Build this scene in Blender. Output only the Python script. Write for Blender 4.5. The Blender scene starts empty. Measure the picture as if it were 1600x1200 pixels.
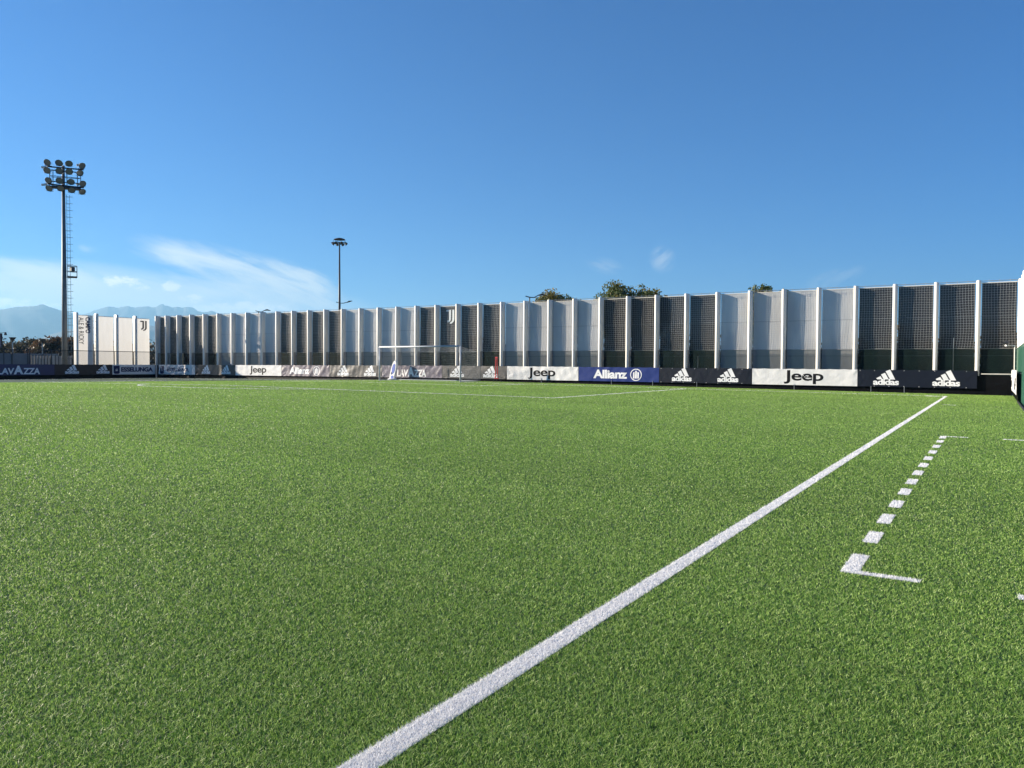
import bpy, bmesh, math, random
import numpy as np
from mathutils import Vector, Matrix
S = bpy.context.scene
C = S.collection
RAD = math.radians

# ------------------------------------------------------------------ camera
FPX, PITCH, ROLL, YAW, CAMH = 1212.9, 0.024275, 0.0055357, 0.5529095, 1.4423
_cy, _sy = math.cos(YAW), math.sin(YAW)
FW = Vector((-_sy*math.cos(PITCH), _cy*math.cos(PITCH), -math.sin(PITCH)))
RT = Vector((_cy, _sy, 0)); UP = RT.cross(FW)
RR = RT*math.cos(ROLL) + UP*math.sin(ROLL); UU = UP*math.cos(ROLL) - RT*math.sin(ROLL)
cam_d = bpy.data.cameras.new('camera'); cam = bpy.data.objects.new('camera', cam_d); C.objects.link(cam)
cam.matrix_world = Matrix(((RR.x, UU.x, -FW.x, 0), (RR.y, UU.y, -FW.y, 0), (RR.z, UU.z, -FW.z, CAMH), (0, 0, 0, 1)))
cam_d.sensor_width = 36; cam_d.lens = FPX/1600*36; cam_d.clip_start = .1; cam_d.clip_end = 60000
S.camera = cam

# ------------------------------------------------------------------ light
SUN_HEAD, SUN_EL = RAD(111), RAD(19)          # heading left of +Y
sd = Vector((-math.sin(SUN_HEAD)*math.cos(SUN_EL), math.cos(SUN_HEAD)*math.cos(SUN_EL), math.sin(SUN_EL)))
sun_d = bpy.data.lights.new('sun', 'SUN'); sun_d.energy = 5.0; sun_d.angle = RAD(.53); sun_d.color = (1, .87, .70)
sun = bpy.data.objects.new('sun', sun_d); C.objects.link(sun)
sun.rotation_euler = sd.to_track_quat('Z', 'Y').to_euler()
S.view_settings.view_transform = 'Standard'; S.view_settings.look = 'None'
S.view_settings.exposure = 1.5; S.view_settings.gamma = 1

W = bpy.data.worlds.new('World'); S.world = W; W.use_nodes = True
wt = W.node_tree; wt.nodes.clear()
def N(t, ty, **k):
    n = t.nodes.new(ty)
    for a, b in k.items(): setattr(n, a, b)
    return n
def setin(n, i, v): n.inputs[i].default_value = v
def math_node(t, op, a, b=None, c=None, clamp=False):
    n = N(t, 'ShaderNodeMath', operation=op, use_clamp=clamp)
    for i, x in enumerate((a, b, c)):
        if x is None: continue
        if isinstance(x, (int, float)): n.inputs[i].default_value = x
        else: t.links.new(x, n.inputs[i])
    return n.outputs[0]
sky = N(wt, 'ShaderNodeTexSky'); sky.sky_type = 'NISHITA'; sky.sun_disc = False
sky.sun_elevation = SUN_EL; sky.sun_rotation = -SUN_HEAD; sky.altitude = 200
sky.air_density = 1.0; sky.dust_density = 0.0; sky.ozone_density = 4.0
bg = N(wt, 'ShaderNodeBackground'); bg.inputs[1].default_value = 0.045
out = N(wt, 'ShaderNodeOutputWorld')
# thin clouds, placed by compass heading and height in the sky
tc = N(wt, 'ShaderNodeTexCoord'); sep = N(wt, 'ShaderNodeSeparateXYZ'); wt.links.new(tc.outputs['Generated'], sep.inputs[0])
dx, dy, dz = sep.outputs
az = math_node(wt, 'ARCTAN2', math_node(wt, 'MULTIPLY', dx, -1.0), dy)       # heading left of +Y
hyp = math_node(wt, 'SQRT', math_node(wt, 'ADD', math_node(wt, 'MULTIPLY', dx, dx), math_node(wt, 'MULTIPLY', dy, dy)))
elv = math_node(wt, 'ARCTAN2', dz, hyp)
comb = N(wt, 'ShaderNodeCombineXYZ'); wt.links.new(az, comb.inputs[0]); wt.links.new(elv, comb.inputs[1])
def wnoise(scale, sx, sy, off, rot=0, detail=6, rough=.6, dist=.4):
    mp = N(wt, 'ShaderNodeMapping'); mp.inputs['Scale'].default_value = (sx, sy, 1); mp.inputs['Location'].default_value = (off, off*.7, off*.3)
    mp.inputs['Rotation'].default_value = (0, 0, rot)
    wt.links.new(comb.outputs[0], mp.inputs[0])
    nz = N(wt, 'ShaderNodeTexNoise'); setin(nz, 'Scale', scale); setin(nz, 'Detail', detail); setin(nz, 'Roughness', rough); setin(nz, 'Distortion', dist)
    wt.links.new(mp.outputs[0], nz.inputs['Vector']); return nz.outputs[0]
n_soft = wnoise(7, 1, 3.2, 3.1, .35)
n_fine = wnoise(22, 1, 2.2, 7.7, .35, detail=8)
n_cum = wnoise(70, 1, 1.7, 1.3, 0, detail=8, rough=.65, dist=.3)
def fibre_noise(ang, scale, sx, sy, off, detail=9, rough=.62, dist=.25):
    c_, s_ = math.cos(ang), math.sin(ang)
    p = math_node(wt, 'ADD', math_node(wt, 'MULTIPLY', az, c_*sx), math_node(wt, 'MULTIPLY', elv, s_*sx))
    q = math_node(wt, 'ADD', math_node(wt, 'MULTIPLY', az, -s_*sy), math_node(wt, 'MULTIPLY', elv, c_*sy))
    cb = N(wt, 'ShaderNodeCombineXYZ'); wt.links.new(p, cb.inputs[0]); wt.links.new(q, cb.inputs[1]); cb.inputs[2].default_value = off
    nz = N(wt, 'ShaderNodeTexNoise'); setin(nz, 'Scale', scale); setin(nz, 'Detail', detail); setin(nz, 'Roughness', rough); setin(nz, 'Distortion', dist)
    wt.links.new(cb.outputs[0], nz.inputs['Vector']); return nz.outputs[0]
n_fib = fibre_noise(.24, 14, 1, 5.0, 2.4)
n_fib2 = fibre_noise(.34, 26, 1, 4.0, 5.1)
n_up = fibre_noise(-.6, 26, 1, 3.5, 8.1)
def px_az(u, v):
    d = FW + RR*((u-800)/FPX) + UU*((600-v)/FPX)
    return math.atan2(-d.x, d.y), math.atan2(d.z, math.hypot(d.x, d.y))
def blob(u, v, lu, lv, tilt, strength, noise, nlo, nhi, soft=1.0):
    """elliptic patch of sky at heading/height of (u,v); size in pixels of the photo turned into angles"""
    a0, e0 = px_az(u, v); ax, ex = lu/FPX*.82, lv/FPX
    da = math_node(wt, 'SUBTRACT', a0, az); de = math_node(wt, 'SUBTRACT', elv, e0)
    ct, st = math.cos(tilt), math.sin(tilt)
    p = math_node(wt, 'ADD', math_node(wt, 'MULTIPLY', da, ct/ax), math_node(wt, 'MULTIPLY', de, st/ax))
    q = math_node(wt, 'ADD', math_node(wt, 'MULTIPLY', da, -st/ex), math_node(wt, 'MULTIPLY', de, ct/ex))
    r = math_node(wt, 'ADD', math_node(wt, 'MULTIPLY', p, p), math_node(wt, 'MULTIPLY', q, q))
    m = math_node(wt, 'SUBTRACT', 1.0, r, clamp=True)
    m = math_node(wt, 'POWER', m, soft)
    mr = N(wt, 'ShaderNodeMapRange', interpolation_type='SMOOTHSTEP'); wt.links.new(noise, mr.inputs[0]); setin(mr, 1, nlo); setin(mr, 2, nhi)
    return math_node(wt, 'MULTIPLY', math_node(wt, 'MULTIPLY', m, mr.outputs[0]), strength)
def puff(u, v, lu, lv, tilt, strength):
    m = blob(u, v, lu, lv, tilt, 1.0, n_cum, -1, -.5, .7)
    k = math_node(wt, 'ADD', math_node(wt, 'MULTIPLY', m, .62), math_node(wt, 'MULTIPLY', n_cum, 1.9))
    mr = N(wt, 'ShaderNodeMapRange', interpolation_type='SMOOTHSTEP'); wt.links.new(k, mr.inputs[0]); setin(mr, 1, 1.20); setin(mr, 2, 1.62)
    return math_node(wt, 'MULTIPLY', mr.outputs[0], math_node(wt, 'MULTIPLY', math_node(wt, 'GREATER_THAN', m, .001), strength))
def wisp(u, v, lu, lv, tilt, strength, noise):
    m = blob(u, v, lu, lv, tilt, 1.0, noise, -1, -.5, .8)
    k = math_node(wt, 'ADD', math_node(wt, 'MULTIPLY', m, 1.0), math_node(wt, 'MULTIPLY_ADD', noise, 3.2, -1.75))
    mr = N(wt, 'ShaderNodeMapRange', interpolation_type='SMOOTHSTEP'); wt.links.new(k, mr.inputs[0]); setin(mr, 1, .05); setin(mr, 2, 1.25)
    return math_node(wt, 'MULTIPLY', math_node(wt, 'MULTIPLY', mr.outputs[0], math_node(wt, 'POWER', m, .45)), strength)
n_w1 = fibre_noise(.27, 9, 1, 6.5, 3.3, detail=10, rough=.6, dist=.5)
n_w2 = fibre_noise(.40, 16, 1, 5.0, 6.2, detail=10, rough=.6, dist=.5)
layers = [
    wisp(300, 400, 115, 24, -.16, .95, n_w1),
    wisp(400, 424, 160, 34, -.22, 1.0, n_w1),
    wisp(480, 452, 100, 36, -.42, .95, n_w2),
    wisp(400, 455, 170, 34, -.18, .75, n_w2),
    wisp(60, 428, 110, 24, -.10, .8, n_w1),
    blob(355, 412, 170, 26, -.20, .55, n_fib2, .38, .62),
    blob(400, 455, 150, 24, -.16, .6, n_fib, .38, .62),
    blob(60, 424, 75, 14, -.10, .75, n_fib, .36, .6, .8),
    blob(30, 440, 60, 16, -.05, .55, n_fib2, .34, .6),
    blob(150, 446, 230, 34, -.06, .8, n_fib, .28, .62),
    blob(60, 466, 240, 44, 0, 1.0, n_soft, .05, .5),
    blob(290, 486, 360, 52, 0, 1.0, n_soft, .05, .5),
    blob(1035, 405, 26, 22, .55, .42, n_up, .36, .62),
    blob(945, 415, 40, 14, -.25, .25, n_fib2, .38, .64),
    blob(1300, 436, 60, 14, .3, .25, n_up, .38, .64),
    blob(137, 388, 16, 7, -.1, .35, n_fine, .35, .6),
]
acc = layers[0]
for l in layers[1:]:
    acc = math_node(wt, 'SUBTRACT', 1.0, math_node(wt, 'MULTIPLY', math_node(wt, 'SUBTRACT', 1.0, acc), math_node(wt, 'SUBTRACT', 1.0, l, clamp=True)))
puffs = [puff(197, 442, 44, 12, -.05, .9), puff(265, 447, 20, 10, .1, .7), puff(298, 467, 28, 9, .1, .65), puff(415, 481, 50, 12, .1, .85),
         puff(15, 473, 90, 10, -.06, .9), puff(345, 485, 60, 12, 0, .6), puff(385, 478, 32, 9, 0, .7)]
acc2 = puffs[0]
for l in puffs[1:]: acc2 = math_node(wt, 'MAXIMUM', acc2, l)
mixc = N(wt, 'ShaderNodeMix', data_type='RGBA')
tint = N(wt, 'ShaderNodeMix', data_type='RGBA', blend_type='MULTIPLY'); setin(tint, 0, 1); wt.links.new(sky.outputs[0], tint.inputs[6]); tint.inputs[7].default_value = (.02, .54, 1.08, 1)
wt.links.new(acc, mixc.inputs[0]); wt.links.new(tint.outputs[2], mixc.inputs[6]); mixc.inputs[7].default_value = (7.4, 7.6, 7.6, 1)
mixp = N(wt, 'ShaderNodeMix', data_type='RGBA'); wt.links.new(acc2, mixp.inputs[0]); wt.links.new(mixc.outputs[2], mixp.inputs[6]); mixp.inputs[7].default_value = (11.5, 10.6, 9.8, 1)
wt.links.new(mixp.outputs[2], bg.inputs[0]); wt.links.new(bg.outputs[0], out.inputs[0])

# ------------------------------------------------------------------ helpers
CX, TX, GY, HALF, CROWN = -35.3773, -1.8356, 44.4029, 33.5413, .0074142
def G(x): return CROWN*(HALF - abs(x-CX))     # the pitch is crowned: highest along its middle
def ray(u, v): return FW + RR*((u-800)/FPX) + UU*((600-v)/FPX)
def on_y(u, v, y): d = ray(u, v); t = y/d.y; return Vector((d.x*t, y, CAMH+d.z*t))
def on_x(u, v, x): d = ray(u, v); t = x/d.x; return Vector((x, d.y*t, CAMH+d.z*t))
def at_dist(u, v, dist):
    d = ray(u, v); d = d/math.hypot(d.x, d.y); return Vector((d.x*dist, d.y*dist, CAMH+d.z*dist))

def tag(o, label=None, cat=None, group=None, kind=None):
    if label: o['label'] = label
    if cat: o['category'] = cat
    if group: o['group'] = group
    if kind: o['kind'] = kind
    return o
def empty(name, loc, label=None, cat=None, group=None):
    o = bpy.data.objects.new(name, None); C.objects.link(o); o.location = loc; o.empty_display_size = .2
    return tag(o, label, cat, group)
def wloc(o):
    v = Vector((0, 0, 0))
    while o is not None: v += o.location; o = o.parent
    return v
class MB:
    """collects geometry in world coordinates"""
    def __init__(s): s.v = []; s.f = []; s.m = []
    def add(s, vs, fs, mi=0):
        b = len(s.v); s.v += [tuple(p) for p in vs]; s.f += [tuple(i+b for i in f) for f in fs]; s.m += [mi]*len(fs); return s
    def box(s, x0, x1, y0, y1, z0, z1, mi=0):
        v = [(x, y, z) for z in (z0, z1) for y in (y0, y1) for x in (x0, x1)]
        return s.add(v, [(0, 2, 3, 1), (4, 5, 7, 6), (0, 1, 5, 4), (2, 6, 7, 3), (0, 4, 6, 2), (1, 3, 7, 5)], mi)
    def tube(s, pts, r, n=8, caps=True, mi=0):
        pts = [Vector(p) for p in pts]; rs = r if isinstance(r, (list, tuple)) else [r]*len(pts)
        vs = []; fs = []
        for i, p in enumerate(pts):
            d = (pts[min(i+1, len(pts)-1)] - pts[max(i-1, 0)]).normalized()
            a = Vector((0, 0, 1)) if abs(d.z) < .9 else Vector((1, 0, 0))
            e1 = d.cross(a).normalized(); e2 = d.cross(e1)
            for k in range(n):
                t = 2*math.pi*k/n; vs.append(p + (e1*math.cos(t)+e2*math.sin(t))*rs[i])
        for i in range(len(pts)-1):
            for k in range(n): fs.append((i*n+k, i*n+(k+1) % n, (i+1)*n+(k+1) % n, (i+1)*n+k))
        if caps:
            fs.append(tuple(range(n))[::-1]); fs.append(tuple((len(pts)-1)*n+k for k in range(n)))
        return s.add(vs, fs, mi)
    def lathe(s, o, axis, prof, n=14, mi=0):
        """prof: (distance along axis, radius)"""
        o = Vector(o); d = Vector(axis).normalized(); a = Vector((0, 0, 1)) if abs(d.z) < .9 else Vector((1, 0, 0))
        e1 = d.cross(a).normalized(); e2 = d.cross(e1); vs = []; fs = []
        for h, r in prof:
            for k in range(n):
                t = 2*math.pi*k/n; vs.append(o + d*h + (e1*math.cos(t)+e2*math.sin(t))*max(r, 1e-4))
        for i in range(len(prof)-1):
            for k in range(n): fs.append((i*n+k, i*n+(k+1) % n, (i+1)*n+(k+1) % n, (i+1)*n+k))
        return s.add(vs, fs, mi)
    def build(s, name, mats, parent=None, smooth=False):
        off = wloc(parent)
        me = bpy.data.meshes.new(name); me.from_pydata([(p[0]-off[0], p[1]-off[1], p[2]-off[2]) for p in s.v], [], s.f)
        if not isinstance(mats, (list, tuple)): mats = [mats]
        for m in mats: me.materials.append(m)
        if len(mats) > 1: me.polygons.foreach_set('material_index', s.m)
        if smooth: me.polygons.foreach_set('use_smooth', [True]*len(me.polygons))
        me.update()
        o = bpy.data.objects.new(name, me); C.objects.link(o)
        if parent is not None: o.parent = parent
        return o
def mesh_np(name, v, f, mat, attrs=None, parent=None):
    me = bpy.data.meshes.new(name); v = np.ascontiguousarray(v, np.float32); f = np.ascontiguousarray(f, np.int32)
    k = f.shape[1]; me.vertices.add(len(v)); me.vertices.foreach_set('co', v.ravel())
    me.loops.add(f.size); me.loops.foreach_set('vertex_index', f.ravel())
    me.polygons.add(len(f)); me.polygons.foreach_set('loop_start', np.arange(0, f.size, k, dtype=np.int32))
    me.update(calc_edges=True)
    for nm, dom, a in (attrs or []):
        at = me.attributes.new(nm, 'FLOAT', dom); at.data.foreach_set('value', np.ascontiguousarray(a, np.float32))
    for m in (mat if isinstance(mat, (list, tuple)) else [mat]): me.materials.append(m)
    o = bpy.data.objects.new(name, me); C.objects.link(o)
    if parent is not None: o.parent = parent
    return o
def ORD(n): return ['first', 'second', 'third', 'fourth', 'fifth', 'sixth', 'seventh', 'eighth', 'ninth', 'tenth', 'eleventh', 'twelfth', 'thirteenth', 'fourteenth', 'fifteenth', 'sixteenth', 'seventeenth', 'eighteenth', 'nineteenth', 'twentieth'][n]

# ------------------------------------------------------------------ materials
def mat(name, col, rough=.6, metal=0, spec=.5, bump=None, var=None, streak=1.0, **k):
    m = bpy.data.materials.new(name); m.use_nodes = True; t = m.node_tree; b = t.nodes['Principled BSDF']
    b.inputs['Base Color'].default_value = (*col, 1); b.inputs['Roughness'].default_value = rough
    b.inputs['Metallic'].default_value = metal; b.inputs['Specular IOR Level'].default_value = spec
    gp = N(t, 'ShaderNodeNewGeometry'); tcn = N(t, 'ShaderNodeMapping'); tcn.inputs['Scale'].default_value = (1, 1, streak); t.links.new(gp.outputs['Position'], tcn.inputs[0])
    if var:
        sc, amt = var[:2]; nz = N(t, 'ShaderNodeTexNoise'); setin(nz, 'Scale', sc); setin(nz, 'Detail', 6)
        t.links.new(tcn.outputs[0], nz.inputs['Vector'])
        mx = N(t, 'ShaderNodeMix', data_type='RGBA'); mx.inputs[6].default_value = tuple(c*(1-amt) for c in col)+(1,)
        mx.inputs[7].default_value = (tuple(var[2]) if len(var) > 2 else tuple(min(1, c*(1+amt)) for c in col))+(1,)
        mr = N(t, 'ShaderNodeMapRange'); setin(mr, 1, .32); setin(mr, 2, .68); t.links.new(nz.outputs[0], mr.inputs[0])
        t.links.new(mr.outputs[0], mx.inputs[0]); t.links.new(mx.outputs[2], b.inputs['Base Color'])
    if bump:
        sc, st = bump; nz = N(t, 'ShaderNodeTexNoise'); setin(nz, 'Scale', sc); setin(nz, 'Detail', 4)
        t.links.new(tcn.outputs[0], nz.inputs['Vector'])
        bp = N(t, 'ShaderNodeBump'); setin(bp, 'Strength', st); setin(bp, 'Distance', .03); t.links.new(nz.outputs[0], bp.inputs['Height'])
        t.links.new(bp.outputs[0], b.inputs['Normal'])
    return m
def mesh_fabric(name, col, hole, transl=0, rough=.6, var=None, spec=.5):
    """woven mesh: a share of it is holes one sees through"""
    m = mat(name, col, rough, spec=spec, var=var or (2.2, .13), streak=.16); t = m.node_tree; b = t.nodes['Principled BSDF']; o = t.nodes['Material Output']
    cur = b.outputs[0]
    if transl:
        tr = N(t, 'ShaderNodeBsdfTranslucent'); tr.inputs[0].default_value = (*col, 1); mx = N(t, 'ShaderNodeMixShader'); setin(mx, 0, transl)
        t.links.new(cur, mx.inputs[1]); t.links.new(tr.outputs[0], mx.inputs[2]); cur = mx.outputs[0]
    tp = N(t, 'ShaderNodeBsdfTransparent'); mx = N(t, 'ShaderNodeMixShader'); setin(mx, 0, hole)
    t.links.new(cur, mx.inputs[1]); t.links.new(tp.outputs[0], mx.inputs[2]); t.links.new(mx.outputs[0], o.inputs[0])
    return m
M = dict(
    white_steel=mat('white_painted_steel', (.68, .66, .60), .45, var=(5, .10), streak=.12),
    pale_fabric=mesh_fabric('pale_panel_fabric', (.60, .60, .585), .07, .45),
    dark_fabric=mesh_fabric('dark_panel_mesh', (.008, .0078, .009), .035, 0, .45, None, .35),
    windscreen=mesh_fabric('green_windscreen', (.008, .022, .020), .50, .1, .7, None, .12),
    windscreen2=mesh_fabric('green_side_screen', (.015, .09, .055), .10, .1),
    chain=mesh_fabric('dark_chain_mesh', (.03, .035, .04), .80),
    rope=mat('white_net_rope', (.47, .49, .50), .7),
    rope_grey=mat('grey_net_rope', (.5, .5, .48), .7),
    cable=mat('steel_cable', (.4, .42, .44), .4, .6),
    goal=mat('white_goal_paint', (.50, .53, .56), .35),
    mast=mat('galvanised_mast', (.13, .15, .165), .55, .15, var=(1.2, .15)),
    mast_dark=mat('dark_steel', (.03, .036, .045), .5, .2),
    lampbody=mat('lamp_housing', (.08, .09, .09), .45, .3),
    lens=mat('lamp_glass', (.30, .30, .27), .15, .2),
    lampwhite=mat('pale_ballast_box', (.75, .75, .72), .5),
    black_cloth=mat('black_barrier_cloth', (.0025, .003, .004), .6, spec=.08, bump=(9, .4), var=(2, .3)),
    navy_cloth=mat('navy_banner_cloth', (.0022, .0035, .012), .44, spec=.42, bump=(7, .12)),
    blue_cloth=mat('blue_banner_cloth', (.008, .026, .16), .46, spec=.4, bump=(7, .15)),
    lblue_cloth=mat('deep_blue_banner_cloth', (.005, .015, .085), .46, spec=.5, bump=(7, .15)),
    white_cloth=mat('white_banner_cloth', (.66, .66, .655), .45, bump=(7, .35), var=(3, .05)),
    glare_navy_cloth=mat('glare_navy_cloth', (.022, .019, .018), .5, spec=1.0, bump=(7, .3), var=(3, .3)),  # navy cloth with warm low-sun glare painted into its brownish base colour
    glare_blue_cloth=mat('glare_blue_cloth', (.06, .045, .085), .5, spec=1.0, bump=(7, .3), var=(3, .2)),  # blue cloth, the sun's pinkish glare mixed into the base colour as lilac
    ink_white=mat('white_banner_print', (.76, .77, .78), .45),
    ink_black=mat('black_banner_print', (.004, .004, .006), .5, spec=.2),
    ink_navy=mat('navy_banner_print', (.006, .010, .07), .5, spec=.25),
    ink_grey=mat('dark_grey_print', (.06, .06, .07), .6),
    ink_logo=mat('silver_grey_print', (.62, .68, .70), .5),
    red=mat('red_pole_paint', (.55, .03, .035), .4),
    orange=mat('pink_base_ball', (.75, .25, .22), .5),
    dummy_w=mat('white_dummy_cloth', (.75, .75, .76), .5),
    dummy_b=mat('blue_dummy_print', (.02, .08, .42), .5),
    concrete=mat('pale_concrete_wall', (.42, .42, .40), .8, bump=(6, .3), var=(1.2, .25)),
    greywall=mat('grey_blue_panel', (.13, .16, .19), .7, var=(1, .15)),
    bark=mat('bark', (.06, .05, .04), .9),
    rubber=mat('black_rubber_edging', (.02, .02, .02), .7),
    poster=mat('purple_poster', (.16, .08, .14), .5, var=(.6, .5, (.3, .3, .4))),
)
# --- leaves
def leaf_mat(name, c1, c2, c3):
    m = bpy.data.materials.new(name); m.use_nodes = True; t = m.node_tree; b = t.nodes['Principled BSDF']
    at = N(t, 'ShaderNodeAttribute', attribute_name='rnd'); cr = N(t, 'ShaderNodeValToRGB')
    cr.color_ramp.elements[0].color = (*c1, 1); cr.color_ramp.elements[1].color = (*c3, 1); e = cr.color_ramp.elements.new(.5); e.color = (*c2, 1)
    t.links.new(at.outputs['Fac'], cr.inputs[0]); t.links.new(cr.outputs[0], b.inputs['Base Color']); b.inputs['Roughness'].default_value = .6
    tr = N(t, 'ShaderNodeBsdfTranslucent'); t.links.new(cr.outputs[0], tr.inputs[0]); mx = N(t, 'ShaderNodeMixShader'); setin(mx, 0, .35)
    t.links.new(b.outputs[0], mx.inputs[1]); t.links.new(tr.outputs[0], mx.inputs[2]); t.links.new(mx.outputs[0], t.nodes['Material Output'].inputs[0])
    return m
LEAF_OAK = leaf_mat('autumn_oak_leaves', (.04, .075, .022), (.09, .12, .03), (.24, .18, .04))
LEAF_BROWN = leaf_mat('brown_leaves', (.028, .034, .022), (.045, .045, .03), (.07, .062, .04))
LEAF_RED = leaf_mat('rusty_leaves', (.035, .036, .02), (.06, .045, .026), (.10, .055, .03))
LEAF_DARK = leaf_mat('dark_wood_leaves', (.02, .028, .018), (.035, .04, .025), (.07, .06, .035))

# --- turf
def turf_mats():
    # sheet under the fibres
    m = bpy.data.materials.new('turf_base'); m.use_nodes = True; t = m.node_tree; b = t.nodes['Principled BSDF']
    tcn = N(t, 'ShaderNodeTexCoord'); n1 = N(t, 'ShaderNodeTexNoise'); setin(n1, 'Scale', 60); setin(n1, 'Detail', 5)
    n2 = N(t, 'ShaderNodeTexNoise'); setin(n2, 'Scale', .25); setin(n2, 'Detail', 3)
    for n in (n1, n2): t.links.new(tcn.outputs['Object'], n.inputs['Vector'])
    cr = N(t, 'ShaderNodeValToRGB'); cr.color_ramp.elements[0].color = (.022, .045, .010, 1); cr.color_ramp.elements[1].color = (.05, .10, .02, 1)
    cr.color_ramp.elements[0].position = .3; cr.color_ramp.elements[1].position = .7
    t.links.new(n1.outputs[0], cr.inputs[0]); mx = N(t, 'ShaderNodeMix', data_type='RGBA', blend_type='MULTIPLY'); setin(mx, 0, .3)
    t.links.new(cr.outputs[0], mx.inputs[6]); t.links.new(n2.outputs[0], mx.inputs[7]); t.links.new(mx.outputs[2], b.inputs['Base Color'])
    b.inputs['Roughness'].default_value = .7
    g = bpy.data.materials.new('turf_fibre'); g.use_nodes = True; t = g.node_tree; b = t.nodes['Principled BSDF']
    at = N(t, 'ShaderNodeAttribute', attribute_name='rnd'); cr = N(t, 'ShaderNodeValToRGB'); r = cr.color_ramp
    r.elements[0].color = (.025, .075, .008, 1); r.elements[1].color = (.68, .82, .36, 1)
    for p, c in ((.3, (.095, .235, .024)), (.6, (.35, .54, .115)), (.85, (.56, .74, .21))):
        e = r.elements.new(p); e.color = (*c, 1)
    t.links.new(at.outputs['Fac'], cr.inputs[0])
    geo = N(t, 'ShaderNodeNewGeometry'); nz = N(t, 'ShaderNodeTexNoise'); setin(nz, 'Scale', .35); setin(nz, 'Detail', 4)
    mp = N(t, 'ShaderNodeMapping'); mp.inputs['Scale'].default_value = (.35, 1, 1); mp.inputs['Rotation'].default_value = (0, 0, .0)
    t.links.new(geo.outputs['Position'], mp.inputs[0]); t.links.new(mp.outputs[0], nz.inputs['Vector'])
    mr = N(t, 'ShaderNodeMapRange'); setin(mr, 1, .3); setin(mr, 2, .7); setin(mr, 3, .93); setin(mr, 4, 1.06); t.links.new(nz.outputs[0], mr.inputs[0])
    mx = N(t, 'ShaderNodeMix', data_type='RGBA', blend_type='MULTIPLY'); setin(mx, 0, 1); t.links.new(cr.outputs[0], mx.inputs[6]); t.links.new(mr.outputs[0], mx.inputs[7])
    # the turf was laid in rolls across the pitch: faint seams, alternate rolls brushed the other way
    sx = N(t, 'ShaderNodeSeparateXYZ'); t.links.new(geo.outputs['Position'], sx.inputs[0]); wob = math_node(t, 'ADD', sx.outputs[1], math_node(t, 'MULTIPLY', nz.outputs[0], .05))
    roll = math_node(t, 'DIVIDE', wob, 4.1); seam = math_node(t, 'LESS_THAN', math_node(t, 'FRACT', roll), .010)
    alt = math_node(t, 'GREATER_THAN', math_node(t, 'FRACT', math_node(t, 'MULTIPLY', roll, .5)), .5)
    k_ = math_node(t, 'SUBTRACT', math_node(t, 'ADD', .97, math_node(t, 'MULTIPLY', alt, .06)), math_node(t, 'MULTIPLY', seam, .22))
    mx2 = N(t, 'ShaderNodeMix', data_type='RGBA', blend_type='MULTIPLY'); setin(mx2, 0, 1); t.links.new(mx.outputs[2], mx2.inputs[6]); t.links.new(k_, mx2.inputs[7]); mx = mx2
    t.links.new(mx.outputs[2], b.inputs['Base Color']); b.inputs['Roughness'].default_value = .45; b.inputs['Specular IOR Level'].default_value = .6
    tr = N(t, 'ShaderNodeBsdfTranslucent'); t.links.new(mx.outputs[2], tr.inputs[0]); ms = N(t, 'ShaderNodeMixShader'); setin(ms, 0, .42)
    t.links.new(b.outputs[0], ms.inputs[1]); t.links.new(tr.outputs[0], ms.inputs[2]); t.links.new(ms.outputs[0], t.nodes['Material Output'].inputs[0])
    w = bpy.data.materials.new('white_fibre'); w.use_nodes = True; t = w.node_tree; b = t.nodes['Principled BSDF']
    at = N(t, 'ShaderNodeAttribute', attribute_name='rnd'); cr = N(t, 'ShaderNodeValToRGB'); r = cr.color_ramp
    r.elements[0].color = (.74, .75, .77, 1); r.elements[1].color = (.93, .93, .92, 1); t.links.new(at.outputs['Fac'], cr.inputs[0])
    t.links.new(cr.outputs[0], b.inputs['Base Color']); b.inputs['Roughness'].default_value = .45
    tr = N(t, 'ShaderNodeBsdfTranslucent'); t.links.new(cr.outputs[0], tr.inputs[0]); ms = N(t, 'ShaderNodeMixShader'); setin(ms, 0, .3)
    t.links.new(b.outputs[0], ms.inputs[1]); t.links.new(tr.outputs[0], ms.inputs[2]); t.links.new(ms.outputs[0], t.nodes['Material Output'].inputs[0])
    return m, g, w
TURF, FIBRE, WFIBRE = turf_mats()

# ------------------------------------------------------------------ ground
EARTH = mat('dry_grass_earth', (.09, .10, .045), .9, var=(.4, .3, (.13, .11, .07)), bump=(8, .5))
g = MB(); g.add([(-26000, -26000, -.35), (26000, -26000, -.35), (26000, 26000, -.35), (-26000, 26000, -.35)], [(0, 1, 2, 3)])
tag(g.build('ground', EARTH), kind='structure')
g = MB(); nx = 40
xs = list(np.linspace(-72.45, CX, nx)) + list(np.linspace(CX, 1.02, nx))[1:]
ys = [-60, -20, 0, 20, 48.32]
v = [(x, y, G(x)) for y in ys for x in xs]; n_ = len(xs)
g.add(v, [(j*n_+i, j*n_+i+1, (j+1)*n_+i+1, (j+1)*n_+i) for j in range(len(ys)-1) for i in range(n_-1)])
tag(g.build('pitch_ground', TURF), kind='structure')
g = MB(); g.box(1.10, 9, -60, 60, -.40, -.06); g.box(-110, 1.10, 48.45, 62, -.40, -.08); g.box(-110, -72.6, -60, 48.45, -.40, -.09)
tag(g.build('verge', EARTH), kind='structure')

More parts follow.
